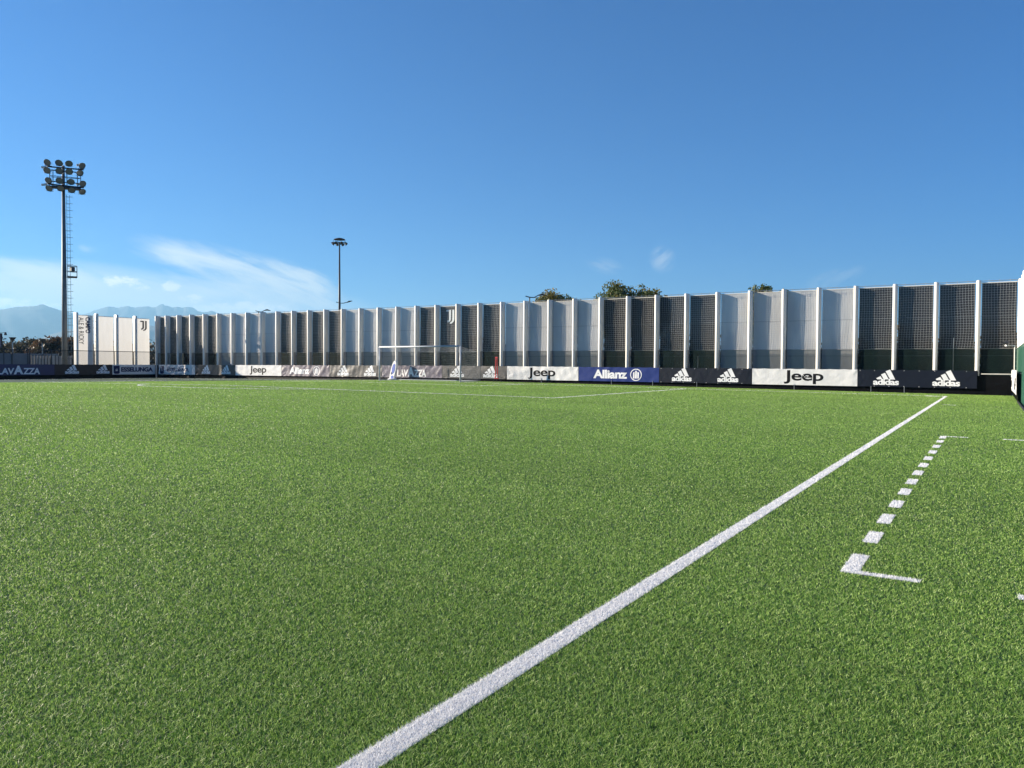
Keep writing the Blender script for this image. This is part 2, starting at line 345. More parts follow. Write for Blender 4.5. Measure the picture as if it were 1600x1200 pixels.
# ------------------------------------------------------------------ lines + fibres
rng = np.random.RandomState(5)
R_ = []                                           # axis-aligned line rects: name, x0, x1, y0, y1
R_.append(('touchline', [(TX-.12, TX, -25, GY)]))
R_.append(('goal_line', [(TX-2*HALF, TX-.12, GY-.12, GY)]))
R_.append(('touchline', [(TX-2*HALF, TX-2*HALF+.12, -10, GY-.12)]))
R_.append(('penalty_area_line', [(CX-20.16, CX+20.16, GY-16.5, GY-16.38), (CX+20.04, CX+20.16, GY-16.38, GY-.12), (CX-20.16, CX-20.04, GY-16.38, GY-.12)]))
R_.append(('goal_area_line', [(CX-9.16, CX+9.16, GY-5.5, GY-5.38), (CX+9.04, CX+9.16, GY-5.38, GY-.12), (CX-9.16, CX-9.04, GY-5.38, GY-.12)]))
R_.append(('corner_distance_mark', [(-1.62, -1.10, 34.22, 34.30)]))
R_.append(('technical_area_line', [(-.885, -.77, 5.86, 6.47), (-.77, -.385, 5.86, 5.94), (.17, 1.0, 5.80, 5.90)] +
           [(-.885, -.77, a, b) for a, b in ((6.96, 7.45), (7.89, 8.40), (8.86, 9.33), (9.80, 10.30), (10.74, 11.23), (11.70, 12.19), (12.68, 13.19), (13.70, 14.22), (14.77, 15.31), (15.86, 16.42), (17.02, 17.55), (18.02, 18.66))] +
           [(-.77, -.385, 18.57, 18.65), (.22, 1.0, 18.58, 18.68)]))
ALLR = [r for _, rs in R_ for r in rs]
ARCS = [('penalty_arc', CX, GY-11, 9.09, .06, lambda x, y: y < GY-16.5), ('corner_arc', TX, GY, .94, .06, lambda x, y: (x < TX-.12) & (y < GY-.12))]
def dens(d):
    return np.where(d < 8, 42000*(3.2/np.maximum(d, 2.9))**1.8, 42000*(3.2/8)**1.8*(8/d)**1.8)
def blades(px, py, d, rs, wcap=.05, hs=1.0, lean=.9):
    n = len(px); w = np.minimum(.0029*(np.maximum(d, 3.2)/3.2)**.88, wcap); h = (.009+.008*rs.rand(n))*hs*(1+np.minimum(d, 50)/110)
    a = rs.rand(n)*2*np.pi; wx, wy = np.cos(a)*w/2, np.sin(a)*w/2
    b = rs.rand(n)*2*np.pi; L = h*lean*rs.rand(n)*2.4*np.clip(1.15-d/30, .45, 1); gz = CROWN*(HALF-np.abs(px-CX))
    v = np.empty((n, 3, 3), np.float32)
    v[:, 0] = np.stack([px-wx, py-wy, gz], 1); v[:, 1] = np.stack([px+wx, py+wy, gz], 1)
    v[:, 2] = np.stack([px+np.cos(b)*L, py+np.sin(b)*L, gz+h], 1)
    return v.reshape(-1, 3), np.arange(3*n).reshape(-1, 3)
def in_lines(px, py, m=0.0):
    k = np.zeros(len(px), bool)
    for x0, x1, y0, y1 in ALLR: k |= (px > x0-m) & (px < x1+m) & (py > y0-m) & (py < y1+m)
    for _, ax, ay, r, hw, c in ARCS:
        k |= (np.abs(np.hypot(px-ax, py-ay)-r) < hw+m) & c(px, py)
    return k
# green fibres: density falls with distance, fibre width grows
rr = np.linspace(1.7, 62, 4000); pdf = dens(rr)*rr; cdf = np.cumsum(pdf); ang = RAD(100); NB = int(np.trapezoid(pdf, rr)*ang) if hasattr(np, 'trapezoid') else int(np.trapz(pdf, rr)*ang)
d = np.interp(rng.rand(NB), cdf/cdf[-1], rr); th = YAW + (rng.rand(NB)-.5)*ang
px, py = -np.sin(th)*d, np.cos(th)*d
k = (px < 1.0) & (px > -72.4) & (py < 48.25)
px, py, d = px[k], py[k], d[k]
k = ~in_lines(px, py, .003); px, py, d = px[k], py[k], d[k]
v, f = blades(px, py, d, rng)
rnd = np.clip(rng.beta(1.25, 1.7, len(px))*1.05, 0, 1)
fr = np.clip(9/d, .25, 1); rnd = rnd*fr + .50*(1-fr)      # a far fibre stands for a whole tuft, so it carries the tuft's mean tone
o = mesh_np('artificial_turf', v, f, FIBRE, [('rnd', 'FACE', rnd)])
tag(o, 'short green artificial turf fibres covering the whole pitch', 'turf', kind='stuff')
def fill_rect(x0, x1, y0, y1, rs):
    P = []
    L = max(x1-x0, y1-y0); n = max(1, int(L/.5))
    for i in range(n):
        if x1-x0 > y1-y0: a, b, c, e = x0+(x1-x0)*i/n, x0+(x1-x0)*(i+1)/n, y0, y1
        else: a, b, c, e = x0, x1, y0+(y1-y0)*i/n, y0+(y1-y0)*(i+1)/n
        mx_, my_ = (a+b)/2, (c+e)/2; dd = max(math.hypot(mx_, my_), 1.8)
        if my_ < -2: continue
        q = int((b-a)*(e-c)*float(dens(np.array(dd)))*2.2)+2
        P.append(np.stack([a+(b-a)*rs.rand(q), c+(e-c)*rs.rand(q)], 1))
    return np.concatenate(P) if P else np.zeros((0, 2))
def strip(m, x0, x1, y0, y1):
    if x1-x0 > 1:
        q = np.linspace(x0, x1, 40)
        for a, b in zip(q[:-1], q[1:]): m.add([(a, y0, G(a)+.004), (b, y0, G(b)+.004), (b, y1, G(b)+.004), (a, y1, G(a)+.004)], [(0, 1, 2, 3)])
    else: m.add([(x0, y0, G(x0)+.004), (x1, y0, G(x1)+.004), (x1, y1, G(x1)+.004), (x0, y1, G(x0)+.004)], [(0, 1, 2, 3)])
def line_obj(name, pts, mb):
    dd = np.hypot(pts[:, 0], pts[:, 1])
    v, f = blades(pts[:, 0], pts[:, 1], dd, rng, wcap=.03, hs=1.08, lean=.6)
    sv = np.array(mb.v, float).reshape(-1, 3); tris = []
    for q in mb.f: tris += [(q[0], q[1], q[2]), (q[0], q[2], q[3])]
    tris = np.array(tris).reshape(-1, 3)
    v = np.concatenate([v, sv]); f = np.concatenate([f, tris+len(v)-len(sv)])
    rn = np.concatenate([rng.rand(len(pts)), np.full(len(tris), .3)])
    return tag(mesh_np(name, v, f, WFIBRE, [('rnd', 'FACE', rn)]), kind='structure')
for name, rs in R_:
    m = MB(); P = []
    for r in rs: strip(m, *r); P.append(fill_rect(*r, rng))
    line_obj(name, np.concatenate(P), m)
for name, ax, ay, r, hw, c in ARCS:
    m = MB(); P = []; nseg = 90
    for i in range(nseg):
        t0, t1 = 2*math.pi*i/nseg, 2*math.pi*(i+1)/nseg; tm = (t0+t1)/2; X, Y = ax+r*math.cos(tm), ay+r*math.sin(tm)
        if not c(np.array(X), np.array(Y)): continue
        q = [(ax+(r+s*hw)*math.cos(t), ay+(r+s*hw)*math.sin(t)) for s, t in ((-1, t0), (1, t0), (1, t1), (-1, t1))]
        m.add([(x, y, G(x)+.004) for x, y in q], [(0, 1, 2, 3)])
        dd = math.hypot(X, Y); nn = int((t1-t0)*r*2*hw*float(dens(np.array(dd)))*2.2)+2
        ta = t0+(t1-t0)*rng.rand(nn); ra = r+hw*(2*rng.rand(nn)-1); P.append(np.stack([ax+ra*np.cos(ta), ay+ra*np.sin(ta)], 1))
    line_obj(name, np.concatenate(P), m)

# ------------------------------------------------------------------ mountains
def mountain(name, dist, prof, m, seed, depth=3000):
    rs = np.random.RandomState(seed); us = np.arange(prof[0][0], prof[-1][0]+.1, 3.0)
    vs_ = np.interp(us, [p[0] for p in prof], [p[1] for p in prof])
    nr = 14; V = []; nu = len(us)
    ns = [(rs.rand()*.12+.01, rs.rand()*6.3, rs.rand()) for _ in range(14)]
    for j in range(nr):
        q = j/(nr-1); rise = math.sin(min(q/.62, 1)*math.pi/2) if q < .62 else math.cos((q-.62)/.38*math.pi/2)
        for i, (u, vv) in enumerate(zip(us, vs_)):
            nz = sum(a_*math.sin(f_*u*(1+j*.13)+p_+j*.9) for f_, p_, a_ in ns)/5
            dd = dist + (q-.62)*depth + nz*depth*.05*(1 if j not in (0,) else 0)
            top = at_dist(u, vv, dist); jag = (rs.rand()-.5)*.012*top.z if abs(q-.62) < .1 else 0
            d3 = ray(u, vv); dirh = Vector((d3.x, d3.y, 0)).normalized()
            V.append((dirh.x*dd, dirh.y*dd, (top.z+jag)*rise*(1+(nz*.05 if 0 < j and abs(q-.62) > .05 else 0)) - (60 if j in (0, nr-1) else 0)))
    m_ = MB(); m_.add(V, [(j*nu+i, j*nu+i+1, (j+1)*nu+i+1, (j+1)*nu+i) for j in range(nr-1) for i in range(nu-1)])
    return tag(m_.build(name, m, smooth=False), kind='structure')
ROCK = mat('forested_mountain', (.05, .065, .06), .9, var=(.0013, .4, (.12, .12, .11)))
mountain('mountain', 15000, [(-700, 470), (-300, 478), (-100, 486), (0, 484), (20, 481), (40, 479), (55, 477.5), (66, 478), (78, 480), (95, 485), (115, 490), (140, 497), (200, 512), (260, 530)], ROCK, 3)
mountain('mountain', 18500, [(60, 510), (110, 498), (130, 491), (145, 487), (160, 481), (168, 479), (185, 480.5), (200, 478), (208, 480), (215, 479.5), (230, 478.5), (243, 480), (250, 477), (254, 475.5), (258, 478.5), (262, 477), (270, 480.5), (275, 479), (285, 481.5), (293, 479.5), (300, 481), (308, 485), (315, 487.5), (322, 488), (330, 487), (338, 489), (380, 493), (450, 496), (600, 500), (1000, 505), (1600, 510)], ROCK, 4)
mountain('foothill', 10500, [(-300, 545), (30, 545), (60, 531), (75, 525), (95, 518), (115, 513.5), (150, 509), (200, 505), (260, 512), (400, 520), (700, 532), (1600, 535)], ROCK, 5)

# ------------------------------------------------------------------ end fence: posts, panels, net
POST_Y = 49.5
tops = [1594.5, 1530, 1463, 1398, 1337, 1279, 1225, 1172, 1121, 1073, 1026, 981, 939, 897, 859, 821, 784.5, 749.5, 715, 682, 651, 621, 592, 563.5, 536, 508, 483, 458, 433.5, 410, 386.5, 363, 342, 319, 299, 278.5, 259.5, 245]
PX = [on_y(u, 480, POST_Y).x for u in tops]
PX = [p*.5 + (PX[max(i-1, 0)]+PX[min(i+1, len(PX)-1)])*.25 if 0 < i < len(PX)-1 else p for i, p in enumerate(PX)]
def ztop(x): return 6.20 + max(0, (-45-x))*.0055
def post_mesh(h):
    """round-nosed steel section: nose towards the pitch (-Y)"""
    hw = .108; y0, y1 = -.20, .30; sec = [(-hw, y1), (-hw, y0+hw)]
    for k in range(1, 8): t = math.pi*k/8; sec.append((-hw*math.cos(t), y0+hw-hw*math.sin(t)))
    sec += [(hw, y0+hw), (hw, y1)]; n = len(sec)
    vs = [(x, y, z) for z in (0, h-.03) for x, y in sec] + [(x*.85, (y-.05)*.92+.05, h) for x, y in sec]
    fs = [(i, (i+1) % n, n+(i+1) % n, n+i) for i in range(n)] + [(n+i, n+(i+1) % n, 2*n+(i+1) % n, 2*n+i) for i in range(n)] + [tuple(2*n+i for i in range(n))]
    return vs, fs
pv, pf = post_mesh(6.2)
post_me = bpy.data.meshes.new('fence_post'); post_me.from_pydata(pv, [], pf); post_me.materials.append(M['white_steel'])
post_me.polygons.foreach_set('use_smooth', [len(p.vertices) == 4 and True for p in post_me.polygons]); post_me.update()
try: post_me.set_sharp_from_angle(angle=RAD(35))
except Exception: pass
NP = len(PX)
END = empty('end_fence', (PX[0], POST_Y, 0), 'tall fence of white posts with alternating dark and pale panels across the far end', 'fence')
FARF = empty('side_fence', (-74.5, 41.38, 0), 'tall fence of cream panels with vertical lettering and a small emblem, at the far left', 'fence')
NEARF = empty('side_fence', (1.42, 47.3, 0), 'sliver of a sunlit cream fence with rounded posts at the right picture edge', 'fence')
def add_post(root, x, y, rz, h):
    o = bpy.data.objects.new('fence_post', post_me); C.objects.link(o); o.parent = root
    o.location = Vector((x, y, -.02))-wloc(root); o.rotation_euler = (0, 0, rz); o.scale = (1, 1, h/6.2)
    return o
for i, x in enumerate(PX): add_post(END, x, POST_Y, 0, ztop(x)+.02)
SETS = ['dark', 'pale', 'dark', 'pale', 'dark', 'pale', 'dark', 'pale', 'dark']
def panel(parent, p0, p1, nrm, z0, z1, which, sag=.05, label=None):
    """fabric sheet laced between two posts; p0,p1 are its ends, nrm the side it is seen from"""
    p0, p1, nrm = Vector(p0), Vector(p1), Vector(nrm); e = (p1-p0); L = e.length; e.normalize(); mid = (p0+p1)/2
    nu_, nz_ = 10, 16; rs = random.Random(int(abs(mid.x*37+mid.y*11)))
    ph = rs.random()*6
    vs = []
    for j in range(nz_+1):
        for i in range(nu_+1):
            s, q = i/nu_, j/nz_; z = z0+(z1-z0)*q
            off = -sag*(4*s*(1-s))**.7*math.sin(math.pi*min(1, q*1.02))*(.7+.3*math.sin(ph+q*5)) + .006*math.sin(ph+s*19+q*7)
            vs.append(p0 + e*(.05+(L-.10)*s) + nrm*off + Vector((0, 0, z)))
    m = MB(); m.add(vs, [(j*(nu_+1)+i, j*(nu_+1)+i+1, (j+1)*(nu_+1)+i+1, (j+1)*(nu_+1)+i) for j in range(nz_) for i in range(nu_)])
    o = m.build('panel', M['dark_fabric' if which == 'dark' else 'pale_fabric'], parent, smooth=True)
    o['label'] = label or ('dark see-through mesh panel' if which == 'dark' else 'pale fabric panel')
    m = MB(); m.tube([p0+Vector((0, 0, z1+.03)), p1+Vector((0, 0, z1+.03))], .028, 6); m.build('top_bar', M['white_steel'], o)
    return o
PANEL_Y = POST_Y + .27
for i in range(NP-1):
    x0, x1 = PX[i+1]+.11, PX[i]-.11
    panel(END, (x0, PANEL_Y, 0), (x1, PANEL_Y, 0), (0, -1, 0), .1, ztop(x0)-.15, SETS[min(i//4, 8)], sag=-.03)
# top cables with ticks
m = MB(); m.tube([(x, POST_Y-.1, ztop(x)-.05) for x in PX], .014, 4, False)
for i in range(NP-1):
    for q in (.25, .5, .75):
        x = PX[i]*(1-q)+PX[i+1]*q; m.tube([(x, POST_Y-.1, ztop(x)-.16), (x, POST_Y-.1, ztop(x)+.02)], .007, 4, False)
m.build('top_cable', M['cable'], END)
for zc in (4.25, 2.1): m = MB(); m.tube([(x, PANEL_Y-.07, zc) for x in PX], .007, 4, False); m.build('cross_cable', M['mast'], END)
# ball net
def net_sheet(name, root, x0, x1, zlo, zhi, Y, cell, r, m_, seed=1, sway=1.0):
    rs = random.Random(seed); V = []; F = []
    ph = [(rs.random()*2.2+.2, rs.random()*6.3, rs.random()*1.8+.3, rs.random()*6.3) for _ in range(5)]
    def pos(x, q):    # q 0 top..1 bottom
        dx_ = sum(math.sin(a*x+b)*math.sin(c*q*3+e) for a, b, c, e in ph)*.022*sway*(.4+q)
        dz_ = sum(math.sin(a*x*1.3+e)*math.sin(c*q*4+b) for a, b, c, e in ph)*.012*sway
        return (x+dx_, Y-.04*math.sin(math.pi*q)*sway, (ztop(x)-.12)*(1-q)+zlo*q+dz_*(1 if q > .02 else 0))
    def rope(pts):
        b0 = len(V)
        for i, p in enumerate(pts):
            p = Vector(p); q = Vector(pts[min(i+1, len(pts)-1)])-Vector(pts[max(i-1, 0)]); q.normalize()
            n1 = q.cross(Vector((0, 1, 0))).normalized()
            V.extend([tuple(p+n1*r), tuple(p-n1*r*.5+Vector((0, r*.87, 0))), tuple(p-n1*r*.5-Vector((0, r*.87, 0)))])
        for i in range(len(pts)-1):
            for k in range(3): F.append((b0+3*i+k, b0+3*i+(k+1) % 3, b0+3*i+3+(k+1) % 3, b0+3*i+3+k))
    nz_ = int((zhi-zlo)/cell); nx_ = int((x1-x0)/cell)
    for j in range(nz_+1): rope([pos(x0+(x1-x0)*i/160, j/nz_) for i in range(161)])
    for i in range(nx_+1): rope([pos(x0+(x1-x0)*i/nx_, j/14) for j in range(15)])
    return mesh_np(name, np.array(V), np.array(F), m_, None, root)
NET_Y = POST_Y+.19
o = net_sheet('ball_net', None, PX[-1]+.1, PX[0]-.1, 2.50, 6.1, NET_Y,   .135, .0040, M['rope'])
tag(o, 'white ball-stop net of square cells hung across the tall end fence', 'net')
m = MB(); xs_ = np.linspace(PX[-1]+.15, PX[0]-.15, 90)
for a, b_ in zip(xs_[:-1], xs_[1:]): m.add([(a, POST_Y-.02, 0), (b_, POST_Y-.02, 0), (b_, POST_Y-.02, 2.50), (a, POST_Y-.02, 2.50)], [(0, 1, 2, 3)])
root = empty('windscreen', (PX[NP//2], POST_Y-.02, 0), 'dark green windscreen mesh along the foot of the end fence, below the ball net', 'windscreen')
m.build('screen_cloth', M['windscreen'], root)
m = MB(); m.tube([(x, NET_Y, 2.49+.012*math.sin(x*3)) for x in np.linspace(PX[-1], PX[0], 200)], .011, 4, False); m.build('border_rope', M['rope_grey'], root)

# ------------------------------------------------------------------ far side wall (tall) with lettering
FX = -74.5
fy = [41.38, 43.35, 45.4, 47.4, 49.3]
for y in fy[:-1]: add_post(FARF, FX, y, RAD(90), 6.27)
plab = ['pale panel with two lines of vertical lettering', 'plain cream panel', 'plain cream panel', 'cream panel with a small dark emblem']
far_panels = [panel(FARF, (FX-.27, fy[i]+.15, 0), (FX-.27, fy[i+1]-.15, 0), (1, 0, 0), .1, 6.0, 'pale', -.02, plab[i]) for i in range(4)]

# ---------------------------------------------------------------- text and marks
def text_shape(txt, width, height, bold=.02, spacing=1.0, shear=0, cap=None):
    """returns 2D triangles (verts,faces) fitted in width x height, origin at bottom-left"""
    cu = bpy.data.curves.new('t', 'FONT'); cu.body = txt; cu.size = 1; cu.offset = bold; cu.space_character = spacing; cu.shear = shear; cu.resolution_u = 4
    ob = bpy.data.objects.new('t', cu); C.objects.link(ob); dg = bpy.context.evaluated_depsgraph_get()
    me = bpy.data.meshes.new_from_object(ob.evaluated_get(dg)); vs = [(p.co.x, p.co.y) for p in me.vertices]; fs = [tuple(p.vertices) for p in me.polygons]
    bpy.data.objects.remove(ob); bpy.data.curves.remove(cu); bpy.data.meshes.remove(me)
    x0, x1 = min(p[0] for p in vs), max(p[0] for p in vs); y0, y1 = min(p[1] for p in vs), max(p[1] for p in vs)
    return [((x-x0)/(x1-x0)*width, (y-y0)/(y1-y0)*height) for x, y in vs], fs
def shift(sh, dx_, dy_): return [(x+dx_, y+dy_) for x, y in sh[0]], sh[1]
def join(*shs):
    v, f = [], []
    for sv, sf in shs: b0 = len(v); v += sv; f += [tuple(i+b0 for i in q) for q in sf]
    return v, f
def poly(*pts): return list(pts), [tuple(range(len(pts)))]
def ring(cx, cy, ro, ri, n=40):
    v = [(cx+r*math.cos(2*math.pi*k/n), cy+r*math.sin(2*math.pi*k/n)) for r in (ri, ro) for k in range(n)]
    return v, [(k, (k+1) % n, n+(k+1) % n, n+k) for k in range(n)]
def jmark(h):
    """a double-stroke J emblem"""
    w = h*.85
    def P(*p): return [(x*w, y*h) for x, y in p]
    a = P((0, 1), (.48, 1), (.48, .32), (.42, .22), (.30, .15), (.12, .10), (.12, .24), (.24, .28), (.28, .36), (.28, .88), (.0, .88))
    b_ = P((.62, 1), (.82, 1), (.82, .28), (.74, .14), (.58, .05), (.38, 0), (.38, .12), (.52, .16), (.60, .24), (.62, .32))
    out_ = []
    def quads(idx, pts): return pts, idx
    A = (a, [(0, 1, 9, 10), (1, 2, 8, 9), (2, 3, 7, 8), (3, 4, 6, 7), (4, 5, 6)])
    B = (b_, [(0, 1, 2, 9), (2, 3, 8, 9), (3, 4, 7, 8), (4, 5, 6, 7)])
    return join(A, B)
def stripes_logo(w):
    """three slanted bars above a word, bottom-left origin"""
    u = w/365.0
    def q(*p): return poly(*[((x-100)*u, (370-y)*u) for x, y in p])
    bars = join(q((145, 264), (205, 231), (233, 282), (158, 282)), q((212, 205), (268, 178), (322, 282), (251, 282)), q((275, 155), (340, 125), (413, 282), (343, 282)))
    wd = text_shape('adidas', w, 96*u, .035, .92)
    return bars, wd
def cloth_fn(seed, amp, L, H, crumple=0):
    rs = random.Random(seed); T = []
    for _ in range(9):
        a = rs.uniform(-1.2, 1.2); k_ = 2*math.pi/rs.uniform(.35, 1.6); T.append((k_*math.cos(a), k_*math.sin(a), rs.random()*6.3, rs.uniform(.3, 1)))
    F_ = []
    for _ in range(16+crumple*3):      # creases fanning out of the tie points and corners
        s0 = rs.choice([0, L, rs.uniform(0, L), rs.uniform(0, L)]); z0 = rs.choice([0, H]); a = rs.uniform(.25, 1.3)*(1 if z0 == 0 else -1); a = math.pi-a if s0 > L/2 else a
        F_.append((s0, z0, math.cos(a), math.sin(a), rs.uniform(.3, .9), rs.uniform(.4, 1.0)*rs.choice([-1, 1])))
    def fn(s, z):
        d_ = sum(c*math.sin(a*s+b*z+p) for a, b, p, c in T)/6*amp
        for s0, z0, ca, sa, ln, c in F_:
            t = (s-s0)*ca+(z-z0)*sa; n_d = -(s-s0)*sa+(z-z0)*ca
            if 0 < t < ln: d_ += c*amp*1.1*math.exp(-(n_d/.028)**2)*math.sin(math.pi*t/ln)
        if crumple: d_ += amp*.8*math.sin(s*11+3*math.sin(z*9+s*4))*math.exp(-((s-L*.55)/(L*.3))**2)
        return d_
    return fn
def bisected(shape, sx, sy):
    v, f = shape; bm = bmesh.new(); bv = [bm.verts.new((x, 0, y)) for x, y in v]
    for q in f:
        try: bm.faces.new([bv[i] for i in q])
        except ValueError: pass
    x0, x1 = min(p[0] for p in v), max(p[0] for p in v); y0, y1 = min(p[1] for p in v), max(p[1] for p in v)
    for a in np.arange(math.ceil(x0/sx)*sx, x1, sx): bmesh.ops.bisect_plane(bm, geom=bm.verts[:]+bm.edges[:]+bm.faces[:], plane_co=(a, 0, 0), plane_no=(1, 0, 0))
    for a in np.arange(math.ceil(y0/sy)*sy, y1, sy): bmesh.ops.bisect_plane(bm, geom=bm.verts[:]+bm.edges[:]+bm.faces[:], plane_co=(0, 0, a), plane_no=(0, 0, 1))
    bm.verts.ensure_lookup_table(); bm.verts.index_update()
    r = [(p.co.x, p.co.z) for p in bm.verts], [tuple(q.index for q in fc.verts) for fc in bm.faces]; bm.free(); return r
def banner(P0, P1, nrm, z0, z1, cloth, prints, label, group='banners tied along the pitch barrier', seed=0, amp=.012, crumple=0, name='banner', grommets=False, slack=0):
    """cloth from P0 (left as seen) to P1; prints: (part name, shape in banner coords, material[, label])"""
    P0, P1, nrm = Vector(P0), Vector(P1), Vector(nrm); e = P1-P0; L = e.length; e.normalize(); H = z1-z0; mid = (P0+P1)/2
    fn = cloth_fn(seed, amp, L, H, crumple)
    gz = lambda p: G(p.x)
    def pos(s, z, off=0):
        p = P0 + e*s; top = -.018*abs(math.sin(s*math.pi/.75))*(z/H)**3 - slack*math.exp(-((s-L*.5)/(L*.22))**2)*(z/H)
        return p + nrm*(fn(s, z)+off+.012) + Vector((0, 0, gz(p)*.35+z0+z+top))
    root = empty(name, (mid.x, mid.y, G(mid.x)+.0), label, 'banner', group)
    n1, n2 = max(4, int(L/.075)), max(4, int(H/.07)); m = MB()
    m.add([pos(L*i/n1, H*j/n2) for j in range(n2+1) for i in range(n1+1)], [(j*(n1+1)+i, j*(n1+1)+i+1, (j+1)*(n1+1)+i+1, (j+1)*(n1+1)+i) for j in range(n2) for i in range(n1)])
    o = m.build('cloth', M[cloth], root, smooth=True)
    for pr in prints:
        v_, f_ = bisected(pr[1], .075, .07); m = MB(); m.add([pos(x, y, .0035) for x, y in v_], f_); o = m.build(pr[0], M[pr[2]], root, smooth=True)
        if len(pr) > 3: o['label'] = pr[3]
    if grommets:
        for s in np.arange(.12, L, .75):
            for z in (.035, H-.05):
                p = pos(s, z, .006); m = MB(); m.add([p+e*(.018*math.cos(k*math.pi/3))+Vector((0, 0, .018*math.sin(k*math.pi/3))) for k in range(6)], [tuple(range(6))]); m.build('grommet', M['ink_white'], root)
    return root
def wordmark_tall_a(w):
    u = w/3.0
    return join(text_shape('LAV', 1.15*u, .56, .03, .95, .06), shift(text_shape('A', .68*u, .76, .05, 1, .0), 1.10*u, 0), shift(text_shape('ZZA', 1.22*u, .56, .03, .95, .06), 1.76*u, 0))
def bars_emblem(cx, cy, r):
    return join(ring(cx, cy, r, r*.86), poly((cx-r*.14, cy-r*.6), (cx+r*.14, cy-r*.6), (cx+r*.14, cy+r*.66), (cx-r*.14, cy+r*.66)),
                poly((cx-r*.52, cy-r*.6), (cx-r*.24, cy-r*.6), (cx-r*.24, cy+r*.45), (cx-r*.40, cy+r*.45), (cx-r*.52, cy+r*.3)),
                poly((cx+r*.24, cy-r*.6), (cx+r*.52, cy-r*.6), (cx+r*.52, cy+r*.3), (cx+r*.40, cy+r*.45), (cx+r*.24, cy+r*.45)))
BY = 48.27
def end_banner(u0, u1, cloth, prints, label, seed, **k):
    x0, x1 = on_y(u0, 590, BY).x, on_y(u1, 590, BY).x
    return banner((x0+.012, BY, 0), (x1-.012, BY, 0), (0, -1, 0), .33, 1.30, cloth, prints(x0) if callable(prints) else prints, label, seed=seed, **k)
def LX(u, x0): return on_y(u, 590, BY).x-x0
def stripes_pr(us, z=.10, w=1.32):
    def f_(x0):
        r = []
        for u in us:
            b_, t_ = stripes_logo(w); c = LX(u, x0)-w/2
            r += [('logo_bars', shift(b_, c, z), 'ink_white'), ('lettering', shift(t_, c, z), 'ink_white')]
        return r
    return f_
def jeep_pr(u, w=2.25):
    return lambda x0: [('lettering', shift(text_shape('Jeep', w, .82, .022, .96), LX(u, x0)-w/2, .07), 'ink_black')]
def allianz_pr(ut, ue, w=2.5):
    return lambda x0: [('lettering', shift(text_shape('Allianz', w, .60, .038, .95), LX(ut, x0)-w/2, .19), 'ink_white'), ('emblem', bars_emblem(LX(ue, x0), .47, .41), 'ink_white')]
def lav_pr(u, w=2.95): return lambda x0: [('lettering', shift(wordmark_tall_a(w), LX(u, x0)-w/2, .08), 'ink_white')]
def shield(x, z, s): return [('shield', poly((x, z+.1*s), (x+.12*s, z), (x+.5*s, z), (x+.62*s, z+.1*s), (x+.62*s, z+.8*s), (x, z+.8*s)), 'ink_navy'),
                             ('shield_mark', poly((x+.16*s, z+.28*s), (x+.46*s, z+.28*s), (x+.31*s, z+.62*s)), 'ink_white')]
def ess_pr(x0): return shield(.25, .05, 1.0)+[('lettering', shift(text_shape('ESSELUNGA', 3.5, .42, .05, .96), 1.35, .28), 'ink_navy')]
end_banner(1340, 1527, 'navy_cloth', stripes_pr([1384, 1478]), 'black banner with two white three-bar logos, nearest the right corner of the pitch', 1, grommets=True)
end_banner(1175, 1340, 'white_cloth', jeep_pr(1255), 'white banner with large black lettering, the right one of the two nearest white banners', 2, amp=.018)
end_banner(1030, 1175, 'navy_cloth', stripes_pr([1065, 1137]), 'black banner with two white three-bar logos between the blue banner and the rightmost white banner', 3, grommets=True)
end_banner(904, 1030, 'blue_cloth', allianz_pr(953, 993.5), 'bright blue banner with white lettering and ringed three-bar emblem in full sun', 4, amp=.018)
end_banner(792, 904, 'white_cloth', jeep_pr(846), 'creased white banner with large black lettering, just right of the red training poles', 5, amp=.022)
end_banner(691, 792, 'glare_navy_cloth', stripes_pr([714, 766]), 'dark banner with two white three-bar logos behind the right goal post', 6, amp=.02)
end_banner(597, 691, 'glare_blue_cloth', lav_pr(643), 'deep blue banner with tall white capitals directly behind the goal', 7, amp=.03)
end_banner(515, 597, 'glare_navy_cloth', stripes_pr([536, 578]), 'crumpled dark banner with two white logos just left of the goal', 8, amp=.03)
end_banner(440, 515, 'glare_blue_cloth', allianz_pr(468, 494.5), 'crumpled blue banner with white lettering and ringed emblem, left of the goal', 9, amp=.035)
end_banner(368, 440, 'white_cloth', jeep_pr(403), 'partly shaded white banner with large black lettering, the far left one of its kind', 10, amp=.02)
end_banner(305, 368, 'glare_navy_cloth', stripes_pr([322, 353]), 'crumpled dark banner with two faint logos left of the far white banner', 11, amp=.04)
end_banner(248, 305, 'white_cloth', ess_pr, 'badly folded white banner with navy capitals at the left corner of the end barrier', 12, amp=.05, crumple=4)
# far side barrier: X = BX
BXX = -72.5
def side_banner(y0, y1, cloth, prints, label, seed, **k):
    return banner((BXX+.03, y0+.012, 0), (BXX+.03, y1-.012, 0), (1, 0, 0), .33, 1.30, cloth, prints, label, seed=seed, **k)
def st(y, y0):
    b_, t_ = stripes_logo(1.3); c = y-y0-.65; return [('logo_bars', shift(b_, c, .1), 'ink_white'), ('lettering', shift(t_, c, .1), 'ink_white')]
side_banner(43.66, 48.20, 'white_cloth', shield(.12, .06, 1.0)+[('lettering', shift(text_shape('ESSELUNGA', 3.4, .46, .05, .96), .88, .26), 'ink_navy')], 'neat pale banner with navy capitals and a small shield on the far side barrier', 21)
side_banner(38.22, 43.66, 'navy_cloth', st(39.78, 38.22)+st(42.73, 38.22), 'black banner with two pale three-bar logos below the floodlight mast', 22)
side_banner(32.2, 38.22, 'lblue_cloth', [('lettering', shift(wordmark_tall_a(3.5), 1.25, .08), 'ink_white')], 'deep blue banner with tall pale capitals at the left edge of the picture', 23)
